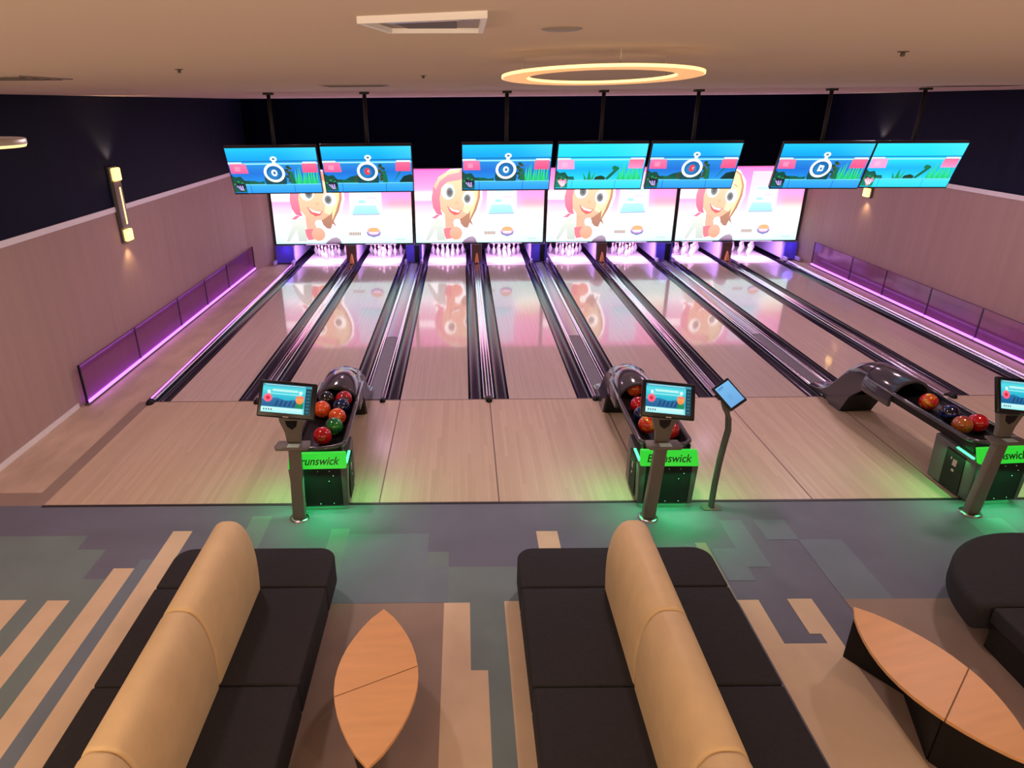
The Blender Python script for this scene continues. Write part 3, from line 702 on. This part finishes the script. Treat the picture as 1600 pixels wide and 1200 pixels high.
# ------------------------------------------------------------------ ball returns
def text_mesh(txt, size, shear=0.0):
    cu = bpy.data.curves.new('t', 'FONT'); cu.body = txt; cu.size = size; cu.align_x = 'CENTER'; cu.align_y = 'CENTER'; cu.extrude = .0015; cu.shear = shear; cu.offset = size*.012
    o = bpy.data.objects.new('t', cu); COL.objects.link(o)
    dg = bpy.context.evaluated_depsgraph_get(); me = bpy.data.meshes.new_from_object(o.evaluated_get(dg))
    bpy.data.objects.remove(o); bpy.data.curves.remove(cu); return me
def make_return(label, x, rz):
    t = thing('ball_return', label, 'ball return', (x, -2.75, 0), rz, 'ball returns between the lanes')
    W = .33
    # cabinet: slightly flared box standing on a recessed plinth with a green light strip
    g = MB(); g.hexa([(-W+.02, -.28, .04), (W-.02, -.28, .04), (W-.02, .36, .04), (-W+.02, .36, .04)], [(-W, -.28, .555), (W, -.28, .555), (W-.02, .40, .595), (-W+.02, .40, .595)])
    g.build('cabinet', M['charcoal'], t, .02, 3)
    g = MB(); g.box(-W+.08, W-.08, -.21, .30, 0, .05); g.build('plinth', M['blackmatte'], t)
    g = MB(); g.box(-W+.06, W-.06, -.225, -.21, .024, .038); g.box(-W+.082, -W+.10, -.21, -.02, .024, .038); g.box(W-.10, W-.082, -.21, -.02, .024, .038)
    tag(g.build('light_strip', M['greenstrip'], t), 'green light strip under the cabinet')
    g = MB(); g.box(-W+.075, W-.075, -.288, -.27, .06, .57); tag(g.build('front_panel', M['blackmatte'], t, .004, 1), 'black front panel')
    for (sx, sz) in ((-.17, .50), (0, .51), (.13, .51), (-.17, .09), (0, .085), (.15, .09), (.17, .45), (.12, .38)):
        g = MB(); g.ball((sx, -.288, sz), .009, 8, 6); g.build('bolt', M['chrome'], t)
    for s in (-1, 1):
        g = MB(); g.hexa([(s*(W-.012), -.14, .06), (s*(W-.004), -.14, .06), (s*(W-.004), .14, .06), (s*(W-.012), .14, .06)], [(s*(W-.004), -.12, .53), (s*(W+.006), -.12, .53), (s*(W+.0), .16, .53), (s*(W-.012), .16, .53)])
        sp_ = g.build('side_panel', M['blackmatte'], t); tag(sp_, 'black side panel')
        for (ya, yb, za, zb) in ((-.03, .03, .36, .44), (-.02, .02, .29, .32), (.05, .07, .42, .45)):
            g = MB(); g.box(min(s*(W-.002), s*(W+.006)), max(s*(W-.002), s*(W+.006)), ya, yb, za, zb); g.build('sticker_or_glint', M['chrome'], sp_)
    # sloped green light sign across the front of the cabinet top
    g = MB(); g.hexa([(-W+.004, -.305, .550), (W-.004, -.305, .550), (W-.004, -.25, .550), (-W+.004, -.25, .550)], [(-W+.015, -.205, .700), (W-.015, -.205, .700), (W-.015, -.165, .700), (-W+.015, -.165, .700)])
    sg = g.build('sign', M['green'], t, .010, 3); tag(sg, 'lit green sign')
    me = text_mesh('Brunswick', .125, .30); me.materials.append(M['greenletter'])
    xs = [v.co.x for v in me.vertices]; ys = [v.co.y for v in me.vertices]; mx_, my_ = (min(xs)+max(xs))/2, (min(ys)+max(ys))/2; fx = .50/(max(xs)-min(xs))
    for v in me.vertices: v.co.x = (v.co.x-mx_)*fx; v.co.y = v.co.y-my_
    o = bpy.data.objects.new('lettering', me); COL.objects.link(o); o.parent = sg; o.location = (.0, -.2565, .6265); o.rotation_euler = (math.radians(56.3), 0, 0)
    tag(o, 'dark green lettering')
    for s in (-1, 1):
        g = MB(); xa, xb = (-W+.004, -W+.03) if s < 0 else (W-.03, W-.004)
        g.hexa([(xa, -.20, .56), (xb, -.20, .56), (xb, .05, .572), (xa, .05, .572)], [(xa, -.20, .575), (xb, -.20, .575), (xb, .05, .587), (xa, .05, .587)]); tag(g.build('light_edge', M['greenstrip'], t, .003, 1), 'green lit edge')
    # ball tray with its two side rails meeting in a rounded lip
    r0 = .285
    g = MB(); n = 12
    prof = [(-r0+.02, .02)]+[(-(r0-.03)*math.cos(PI*i/n), .02-.11*math.sin(PI*i/n)) for i in range(n+1)]+[(r0-.02, .02), (r0-.02, -.10), (-r0+.02, -.10)]
    g.prism([(u, w+.70) for u, w in prof], -.12, 1.75, 'y', 0, False); g.build('ball_tray', M['black'], t, auto=40)
    lip = [(-r0, 1.75, .72), (-r0, 1.0, .72), (-r0, .02, .72)]+[(-r0*math.cos(a), .02-.16*math.sin(a), .72) for a in [PI*k/14 for k in range(1, 14)]]+[(r0, .02, .72), (r0, 1.0, .72), (r0, 1.75, .72)]
    g = MB(); g.tube(lip, .026, 10); g.build('rail', M['hood'], t)
    # hood: arched shell over the far end of the tray
    def arch(R, H, z0):
        return [(R*math.cos(PI-PI*k/16), z0+H*math.sin(PI*k/16)) for k in range(17)]
    H0, H1 = 1.28, 1.86
    g = MB(); out = arch(.30, .31, .58); inn = arch(.255, .265, .58)
    ring_ = [(-.30, .52)]+out+[(.30, .52), (.255, .52)]+list(reversed(inn))+[(-.255, .52)]
    g.prism(ring_, H0, H1, 'y', 0, True); g.build('hood', M['hood'], t, .008, 2, auto=40)
    g = MB(); g.prism([(-.25, .50)]+arch(.25, .26, .58)+[(.25, .50)], H1-.04, H1-.02, 'y', 0); g.build('hood_liner', M['bezel'], t)
    # lift: swept S shaped body that climbs from the track on the lanes up into the hood
    path = []; fr = []
    pts = [(3.10, .075), (2.90, .10), (2.74, .15), (2.60, .24), (2.46, .40), (2.32, .56), (2.18, .67), (2.02, .73), (1.86, .745)]
    for (y, z) in pts:
        path.append((0, y, z)); 
    for k in range(len(pts)):
        a = pts[max(k-1, 0)]; c = pts[min(k+1, len(pts)-1)]; d = Vector((0, c[0]-a[0], c[1]-a[1])).normalized()
        nrm = Vector((0, -d.z, d.y)) if d.y < 0 else Vector((0, d.z, -d.y))
        if nrm.z < 0: nrm = -nrm
        fr.append(((1, 0, 0), nrm))
    up = [(-.23*math.cos(PI*k/12), .10*math.sin(PI*k/12)) for k in range(13)]
    scale = [.35, .5, .6, .75, .9, 1.0, 1.15, 1.3, 1.4]
    n = 15; vs = []
    for p, (u, w), sc_ in zip(path, fr, scale):
        pr = [(-.24, -.02)]+[(a, b_*sc_) for a, b_ in up]+[(.24, -.02)]
        for a, b_ in pr: vs.append(Vector(p)+Vector(u)*a+Vector(w)*b_)
    g = MB(); m_ = len(path)
    g.add(vs, [(i*n+k, i*n+k+1, (i+1)*n+k+1, (i+1)*n+k) for i in range(m_-1) for k in range(n-1)], 0, True)
    g.build('lift_chute', M['hood'], t, auto=60)
    for s in (-1, 1):
        side = [(3.10, .062), (2.60, .070), (2.50, .0), (2.40, .0), (2.24, .0), (2.10, .30), (1.86, .52), (1.86, .745)]+[(y, z) for y, z in reversed(pts)]
        g = MB(); g.prism([(y, z-.005) if z > .01 else (y, z) for y, z in side], s*.225, s*.255, 'x', 0); g.build('lift_side', M['hood'], t)
    g = MB(); g.hexa([(-.225, 2.22, 0), (.225, 2.22, 0), (.225, 2.48, 0), (-.225, 2.48, 0)], [(-.225, 2.02, .36), (.225, 2.02, .36), (.225, 2.46, .08), (-.225, 2.46, .08)]); g.build('lift_base', M['blackmatte'], t)
    return t
XR1, XR2, XR3 = -3.85, .09, 3.82
ROT = [math.radians(1.5), math.radians(-1), math.radians(4.0)]
R1 = make_return('grey ball return with a lit green sign, between the second and third lanes', XR1, ROT[0])
R2 = make_return('grey ball return with a lit green sign, between the fourth and fifth lanes', XR2, ROT[1])
R3 = make_return('grey ball return with a lit green sign, between the sixth and seventh lanes', XR3, ROT[2])

# bowling balls resting in the trays
def ball_mat(name, c1, c2, sc=7):
    m = mat(name, lin(c1), .12, 0, .6, .5); n, l, b = nodes(m)
    tc = n.new('ShaderNodeTexCoord'); nz = n.new('ShaderNodeTexNoise'); nz.inputs['Scale'].default_value = sc; nz.inputs['Detail'].default_value = 3; nz.inputs['Distortion'].default_value = 1.2
    cr = n.new('ShaderNodeValToRGB'); cr.color_ramp.elements[0].position = .50; cr.color_ramp.elements[1].position = .66
    cr.color_ramp.elements[0].color = (*lin(c1), 1); cr.color_ramp.elements[1].color = (*lin(c2), 1)
    l.new(tc.outputs['Object'], nz.inputs['Vector']); l.new(nz.outputs['Fac'], cr.inputs['Fac']); l.new(cr.outputs[0], b.inputs['Base Color'])
    return m
BM = {'orange': ball_mat('orange ball', (214, 78, 22), (240, 130, 70)), 'red': ball_mat('red ball', (186, 16, 24), (150, 10, 20)), 'green': ball_mat('green ball', (28, 120, 40), (20, 60, 66)),
      'navy': ball_mat('navy ball', (14, 22, 60), (20, 60, 110)), 'black': ball_mat('black ball', (16, 16, 20), (36, 36, 44)), 'redsmoke': ball_mat('red and grey ball', (190, 24, 30), (90, 60, 70)),
      'fire': ball_mat('red and yellow ball', (190, 24, 24), (222, 160, 40), 6), 'tan': ball_mat('amber brown ball', (166, 92, 36), (150, 40, 30)), 'blue': ball_mat('blue swirl ball', (12, 14, 30), (40, 80, 190), 6), 'beige': ball_mat('beige ball', (200, 176, 160), (180, 140, 130))}
def ball_mesh(m):
    g = MB(); g.ball((0, 0, 0), .1085, 32, 18); return g
def add_ball(ret, lx, ly, kind, label, group):
    rz = ret.rotation_euler.z; p = Vector((lx, ly, 0)); p.rotate(Matrix.Rotation(rz, 3, 'Z'))
    z = .60
    while min(math.hypot(lx-.255*math.cos(PI*k/60), z-(.72-.11*math.sin(PI*k/60))) for k in range(61)) < .1125 or z < .72-.11*math.sqrt(max(0, 1-(lx/.255)**2)): z += .002
    o = ball_mesh(None).build('bowling_ball', BM[kind], loc=(ret.location.x+p.x, ret.location.y+p.y, z), rot=(random.random()*3, random.random()*3, random.random()*3))
    tag(o, label, 'bowling ball', group)
    # finger holes
    q = MB()
    vdir = Vector((-.15, -.55, .82)).normalized()
    for dx, dy in ((-.014, .012), (.014, .012), (0, -.022)):
        u = vdir.cross(Vector((1, 0, 0))).normalized(); w = u.cross(vdir)
        c = (vdir*.1085+u*dy+w*dx).normalized()*.1088
        a1 = c.cross(Vector((1, 0, 0))).normalized(); a2 = a1.cross(c).normalized()
        q.poly([c+a1*.007*math.cos(2*PI*k/10)+a2*.007*math.sin(2*PI*k/10) for k in range(10)])
    h = q.build('finger_hole', M['bezel'], o); h.rotation_euler = Matrix.Rotation(0, 3, 'X').to_euler()
    h.matrix_parent_inverse = Matrix()
g1, g2, g3 = 'balls on the left ball return', 'balls on the middle ball return', 'balls on the right ball return'
for a in [(.00, .16, 'red', 'plain red bowling ball at the front lip of the left ball return', g1), (.10, .385, 'green', 'green bowling ball in the left ball return behind the plain red one', g1),
          (.10, .645, 'orange', 'orange bowling ball in the left ball return behind the green one', g1), (-.12, .86, 'orange', 'orange bowling ball at the left rail of the left ball return', g1),
          (.11, .93, 'navy', 'dark blue bowling ball in the left ball return below the hood', g1), (.11, 1.17, 'redsmoke', 'red and grey bowling ball just under the hood of the left ball return', g1),
          (-.11, 1.17, 'black', 'black bowling ball just under the hood of the left ball return', g1)]: add_ball(R1, *a)
for a in [(-.11, .36, 'fire', 'red and yellow bowling ball in the middle ball return beside the console bracket', g2), (.12, .22, 'redsmoke', 'dark red bowling ball at the right rail of the middle ball return', g2),
          (-.11, .62, 'navy', 'dark blue bowling ball in the middle ball return behind the red and yellow one', g2), (-.08, .93, 'red', 'red bowling ball below the hood of the middle ball return', g2),
          (-.02, 1.46, 'orange', 'orange red bowling ball deep under the hood of the middle ball return', g2)]: add_ball(R2, *a)
for a in [(-.10, .30, 'tan', 'amber brown bowling ball at the front of the right ball return', g3), (.115, .33, 'red', 'red bowling ball at the front of the right ball return beside the amber one', g3),
          (.0, .62, 'blue', 'black and blue swirled bowling ball in the middle of the right ball return', g3), (-.01, .97, 'fire', 'red and yellow bowling ball below the hood of the right ball return', g3)]: add_ball(R3, *a)

# ------------------------------------------------------------------ touchscreen consoles
def console(label, base, px_x, zc, tilt=.5, yaw=0.1, roll=.155, lean=0.0):
    t = thing('touchscreen_console', label, 'touchscreen', base, 0, 'touchscreen consoles in front of the ball returns')
    x = px_x
    g = MB(); g.lathe([(.0001, 0), (.115, 0), (.115, .008), (.09, .018), (.0001, .018)], 28); g.build('base_plate', M['chrome'], t)
    g = MB(); g.hexa([(-.07, -.05, .012), (.07, -.05, .012), (.07, .05, .012), (-.07, .05, .012)], [(x-.062, -.045, .95), (x+.062, -.045, .95), (x+.062, .045, .95), (x-.062, .045, .95)])
    g.build('post', M['grey'], t, .014, 3)
    g = MB(); g.prism([(x-.19, -.10), (x-.16, -.16), (x+.16, -.16), (x+.19, -.10), (x+.17, .03), (x-.17, .03)], .94, .965, 'z'); sh = g.build('shelf', M['grey'], t, .006, 2)
    g = MB(); g.box(x-.05, x+.075, -.13, -.05, .9652, .9665); tag(g.build('sticker_or_glint', M['sticker_or_glint'], sh), 'pale screen reflection')  # reflection of the screen on the shelf, laid on as a pale patch
    g = MB(); g.prism([(x-.075, .965), (x+.075, .965), (x+.085, 1.08), (x+.13, 1.22), (x+.13, 1.30), (x-.13, 1.30), (x-.13, 1.22), (x-.085, 1.08)], -.02, .05, 'y'); yk = g.build('yoke', M['grey'], t, .012, 2)
    g = MB(); g.prism([(x-.065, 1.225), (x+.065, 1.225), (x+.05, 1.16), (x, 1.12), (x-.05, 1.16)], -.024, -.019, 'y'); g.build('speaker_opening', M['bezel'], yk)
    mw, mh = .58, .38
    mo = MB(); mo.box(-mw/2, mw/2, 0, .045, -mh/2, mh/2)
    o = mo.build('monitor', M['bezel'], t, .014, 3); o.location = (x, -.06, zc); o.rotation_euler = (-tilt, roll, yaw)
    pc = touch_picture(mw-.09, mh-.085); s = bpy.data.objects.new('screen', pc.mesh('screen', M['touch'])); COL.objects.link(s); s.parent = o; s.location = (-.008, -.0015, .008); tag(s, 'lit touchscreen')
    g = MB(); g.box(-.03, .03, -.004, .0, -mh/2+.008, -mh/2+.018); g.build('indicator', M['chrome'], o)
    return t
console('tall grey touchscreen console in front of the left ball return', (-4.06, -3.18, 0), .04, 1.485)
console('tall grey touchscreen console in front of the middle ball return', (-.15, -3.23, 0), .05, 1.47)
console('tall grey touchscreen console in front of the right ball return, at the right edge', (3.49, -3.19, 0), .06, 1.455)
# tablet on a curved stand
t = thing('tablet_stand', 'slim tilted tablet on a curved dark pole, right of the middle console', 'tablet stand', (.62, -3.04, 0))
g = MB(); g.prism([(-.10, -.07), (.10, -.07), (.12, 0), (.10, .07), (-.10, .07), (-.12, 0)], 0, .012, 'z'); g.build('base_plate', M['grey'], t, .003, 1)
pp = [(0, 0, .01), (.0, 0, .3), (.012, 0, .6), (.03, 0, .82), (.045, -.01, 1.0), (.04, .02, 1.12), (.02, .06, 1.22), (0, .10, 1.30)]
g = MB(); g.tube(pp, .05, 14, flat=.6); g.build('pole', M['charcoal'], t, auto=60)
g = MB(); g.box(-.115, .115, 0, .03, -.155, .155); tb = g.build('tablet', M['bezel'], t, .012, 3); tb.location = (.0, -.0, 1.42); tb.rotation_euler = (math.radians(-50), math.radians(-24), math.radians(24))
pc = tablet_picture(.185, .255); o = bpy.data.objects.new('screen', pc.mesh('screen', M['touch'])); COL.objects.link(o); o.parent = tb; o.location = (0, -.0015, 0); tag(o, 'pale blue lit screen')

# ------------------------------------------------------------------ bench sofas
def rrect(x0, x1, y0, y1, r, corners=(1, 1, 1, 1), n=6):
    """outline with chosen rounded corners, order: (x0,y0) (x1,y0) (x1,y1) (x0,y1)"""
    pts = []
    for (cx_, cy_, a0, on) in ((x0+r, y0+r, PI, corners[0]), (x1-r, y0+r, 1.5*PI, corners[1]), (x1-r, y1-r, 0, corners[2]), (x0+r, y1-r, .5*PI, corners[3])):
        if on: pts += [(cx_+r*math.cos(a0+.5*PI*k/n), cy_+r*math.sin(a0+.5*PI*k/n)) for k in range(n+1)]
        else: pts.append((cx_+(-r if a0 in (PI, .5*PI) else r), cy_+(-r if a0 in (PI, 1.5*PI) else r)))
    return pts
def back_profile(hw, z0, z1):
    # bulging sides that lean together and close in a broad round top
    pr = []; zs = z0+.42*(z1-z0)
    for k in range(6):
        f = k/5; pr.append((hw*(.93+.07*math.sin(PI/2*f)), z0+(zs-z0)*f))
    for k in range(1, 13):
        a = PI/2*k/12; pr.append((hw*math.cos(a)**.72 if k < 12 else 0, zs+(z1-zs)*math.sin(a)**1.0))
    pts = [(-a, z) for a, z in pr]
    return pts[:-1]+[(0, z1)]+[(a, z) for a, z in reversed(pr[:-1])]
def sofa(label, x0, x1, yf, yseam, backs=True):
    xm = (x0+x1)/2
    t = thing('bench_sofa', label, 'sofa', (xm, yf, 0), 0, 'back to back bench sofas')
    hw = (x1-x0)/2
    L = 3.6
    g = MB(); g.prism(rrect(-hw+.09, hw-.09, -L+.05, -.09, .06), 0, .15, 'z'); tag(g.build('plinth', M['sofabase'], t), 'black plinth')
    g = MB(); g.prism(rrect(-hw, hw, -.545, 0, .16, (0, 0, 1, 1)), .13, .43, 'z'); g.build('seat_cushion', M['sofa'], t, .022, 4)
    y = -.55
    while y > -L+.2:
        y2 = max(y-1.05, -L)
        for s in (-1, 1):
            a, c = (-hw, -.02) if s < 0 else (.02, hw)
            g = MB(); g.box(a, c, y2+.004, y-.004, .13, .43); g.build('seat_cushion', M['sofa'], t, .022, 4)
        g = MB(); g.prism(back_profile(.19, .40, 1.13), y2+.002, y-.002, 'y', 0, True); tag(g.build('backrest', M['cream'], t, .03, 4, auto=50), 'cream leather backrest')
        y = y2
    return t
sofa('black bench sofa with cream centre backrest, left of the leaf table, stripes beside it', -4.90, -3.41, -4.29, -4.85)
sofa('black bench sofa with cream centre backrest, between the two leaf tables', -1.72, .08, -4.32, -4.87)
# round ended island sofa at the right edge
t = thing('bench_sofa', 'black sofa with a rounded end, beside the tilted leaf table', 'sofa', (3.08, -5.15, 0), 0, 'back to back bench sofas')
R = 1.04
g = MB(); g.prism([(R*math.cos(a), R*math.sin(a)) for a in [PI*k/36 for k in range(37)]], .16, .43, 'z'); g.build('seat_cushion', M['sofa'], t, .06, 5)
g = MB(); g.prism([(.72*math.cos(a), .72*math.sin(a)) for a in [PI*k/24 for k in range(25)]], 0, .18, 'z'); g.build('plinth', M['sofabase'], t)
g = MB(); g.box(-.88, .88, -2.3, -.005, 0, .30); g.build('plinth', M['sofabase'], t)
for k in range(2):
    for s in (-1, 1):
        g = MB(); g.box(min(s*.02, s*.93), max(s*.02, s*.93), -1.1-k*1.1, -.01-k*1.1, .28, .43); g.build('seat_cushion', M['sofa'], t, .022, 4)
    g = MB(); g.prism(back_profile(.19, .40, 1.13), -1.1-k*1.1, -.02-k*1.1, 'y', 0, True); tag(g.build('backrest', M['cream'], t, .03, 4, auto=50), 'cream leather backrest')

# ------------------------------------------------------------------ leaf shaped tables
def leaf(L, W, n=14, skew=0.0):
    """pointed oval, tips at +-L/2 on Y"""
    rgt = [(W/2*math.cos(PI/2*(-1+2*k/n))**.8+skew*math.sin(PI*k/n), -L/2+L*k/n) for k in range(n+1)]
    lft = [(-W/2*math.cos(PI/2*(-1+2*k/n))**.8, -L/2+L*k/n) for k in range(n, -1, -1)]
    pts = rgt+lft[1:-1]
    return pts
def leaf_table(label, tip, L, W, rz, H, split):
    c = Vector((0, -L/2, 0)); c.rotate(Matrix.Rotation(rz, 3, 'Z'))
    t = thing('leaf_table', label, 'table', (tip[0]+c.x, tip[1]+c.y, 0), rz, 'leaf shaped side tables')
    pts = leaf(L, W)
    # split the top by a slanting line into two veneered leaves
    (sx0, sy0), (sx1, sy1) = split
    def sidef(p): return (sx1-sx0)*(p[1]-sy0)-(sy1-sy0)*(p[0]-sx0)
    def clip(pts, sgn):
        out = []
        for i in range(len(pts)):
            a, b_ = pts[i], pts[(i+1) % len(pts)]; fa, fb = sgn*sidef(a), sgn*sidef(b_)
            if fa >= 0: out.append(a)
            if fa*fb < 0: q = fa/(fa-fb); out.append((a[0]+(b_[0]-a[0])*q, a[1]+(b_[1]-a[1])*q))
        return out
    nrm = Vector((-(sy1-sy0), sx1-sx0)).normalized()*.0035
    for sgn in (1, -1):
        pl = [(a+nrm.x*sgn, b_+nrm.y*sgn) for a, b_ in clip(pts, sgn)]
        g = MB(); g.prism(pl, H-.03, H, 'z'); g.build('tabletop', M['tabletop'], t, .003, 1)
    g = MB(); g.prism([(a*.98, b_*.985) for a, b_ in pts], H-.036, H-.004, 'z'); g.build('top_core', M['tableedge'], t)
    # bent black panel base
    ln = [(0, L/2-.03), (.16, L*.17), (-.16, -L*.17), (0, -L/2+.03)]
    g = MB()
    for a, b_ in zip(ln, ln[1:]):
        d = (Vector(b_)-Vector(a)).normalized(); n2 = Vector((-d.y, d.x))*.015
        g.prism([(a[0]-n2.x, a[1]-n2.y), (b_[0]-n2.x, b_[1]-n2.y), (b_[0]+n2.x, b_[1]+n2.y), (a[0]+n2.x, a[1]+n2.y)], 0, H-.036, 'z')
    tag(g.build('panel_base', M['blackmatte'], t), 'black panel base')
leaf_table('orange leaf shaped table beside the left bench sofa, pointing to the lanes', (-2.87, -5.17), 1.40, .60, math.radians(2), .47, ((-.3, -.16), (.3, .10)))
leaf_table('orange leaf shaped table tilted towards the round ended sofa, black base panel showing', (.955, -5.22), 1.45, .60, math.radians(15), .50, ((-.3, -.33), (.3, -.013)))

# ------------------------------------------------------------------ lights
def light(kind, name, loc, energy, color, size=.2, rot=None, size_y=None, spread=None, spot=None, blend=.6):
    l = bpy.data.lights.new(name, kind); l.energy = energy; l.color = color
    if kind == 'AREA':
        l.size = size
        if size_y: l.shape = 'RECTANGLE'; l.size_y = size_y
        if spread: l.spread = spread
    elif kind == 'SPOT':
        l.shadow_soft_size = size; l.spot_size = spot; l.spot_blend = blend
    else: l.shadow_soft_size = size
    o = bpy.data.objects.new(name, l); COL.objects.link(o); o.location = loc
    if rot: o.rotation_euler = rot
    return o
WARM = (1.0, .74, .48)
# pendant lamps over the seating area, behind and beside the viewer
for x, y, e in ((-6.6, -8.4, 125), (-6.0, -11, 130), (-2.2, -11.5, 150), (2.0, -11, 120), (5.6, -9.2, 60)):
    light('POINT', 'pendant_lamp', (x, y, 3.45), e, WARM, .22)
# added area lights behind the viewer, put in to brighten the ceiling
for x in (-5, 0, 5): light('AREA', 'ceiling_fill', (x, -10.6, 2.9), 20, (1, .74, .50), .8, (math.radians(180-35), 0, 0))
# added pinkish fill under the ceiling, without fittings, over approaches and lanes
for x in (-5.2, -.6, 4.2): light('AREA', 'lane_fill', (x, -2.6, ZC-.03), 58, (1, .72, .70), .35)
for x in (-5.0, 0, 5.0): light('AREA', 'lane_fill', (x, 2.6, ZC-.03), 60, (1, .68, .80), .5)
for x in (-4.4, 4.4): light('AREA', 'lane_fill', (x, 6.6, ZC-.03), 30, (1, .60, .92), .5)
# pink cove light along the top of the back wall
light('AREA', 'cove_light', (-.2, 8.6, 4.0), 30, (.95, .52, 1), 14, (math.radians(180-25), 0, 0), .15)
# light that the mask displays throw out over the lanes
for i in range(4):
    light('AREA', 'display_glow', ((mx[i]+mx[i+1])/2, MY-.03, (mz0+mz1)/2), 115, (1, .78, .80), mx[i+1]-mx[i]-.1, (math.radians(90), 0, 0), mz1-mz0-.1)
# violet black-light bars over the pin decks
for i, x in enumerate(cxs):
    light('AREA', 'pit_light', (x, 9.80, 1.12), 44, (1.0, .55, 1.0), .9, (math.radians(-18), 0, 0), .12)
    light('AREA', 'pit_light', (x, 9.60, .545), 13, (.9, .55, 1.0), .9, (math.radians(20), 0, 0), .04)
for x in (-7.3, 7.25): light('POINT', 'pit_light', (x, 9.42, .42), 1.3, (.3, .2, 1.0), .15)
for i in (1, 3, 5): light('POINT', 'pit_light', (bounds[i], 9.38, .42), .9, (.35, .25, 1.0), .15)
# green glow that the ball return signs throw down on floor and boards
for r in (R1, R2, R3):
    light('AREA', 'sign_glow', (r.location.x, -3.10, .53), 4.2, (.03, 1.0, .26), .55, (math.radians(-22), 0, 0), .06, 2.2)
    for sx in (-1, 1): light('AREA', 'sign_glow', (r.location.x+sx*.37, -2.78, .53), 4.5, (.04, 1.0, .20), .35, (0, math.radians(-sx*28), 0), .35)
w = bpy.data.worlds.new('World'); S.world = w; w.use_nodes = True
w.node_tree.nodes['Background'].inputs[0].default_value = (.05, .04, .06, 1); w.node_tree.nodes['Background'].inputs[1].default_value = .3

# ------------------------------------------------------------------ camera
pitch, roll = -.405, -.0081
cp, sp_ = math.cos(pitch), math.sin(pitch); cr, sr = math.cos(roll), math.sin(roll)
fw = Vector((0, cp, sp_)); r0 = Vector((1, 0, 0)); u0 = r0.cross(fw)
Rv = cr*r0+sr*u0; Uv = -sr*r0+cr*u0
cam = bpy.data.cameras.new('camera'); co = bpy.data.objects.new('camera', cam); COL.objects.link(co)
m = Matrix((Rv, Uv, -fw)).transposed().to_4x4(); m.translation = (-2.196, -9.396, 4.281); co.matrix_world = m
cam.sensor_fit = 'HORIZONTAL'; cam.sensor_width = 36; cam.lens = 1025.6*36/1600
cam.shift_x = (800-725.4)/1600; cam.shift_y = (600.7-600)/1600
cam.clip_start = .05; cam.clip_end = 100
S.camera = co

S.view_settings.view_transform = 'Standard'; S.view_settings.look = 'None'
S.view_settings.exposure = 0; S.view_settings.gamma = 1; S.view_settings.use_curve_mapping = False
S.cycles.use_denoising = True
S.cycles.max_bounces = 8; S.cycles.diffuse_bounces = 4; S.cycles.glossy_bounces = 4; S.cycles.transparent_max_bounces = 12
S.cycles.sample_clamp_indirect = 6
S.cycles.caustics_reflective = False; S.cycles.caustics_refractive = False
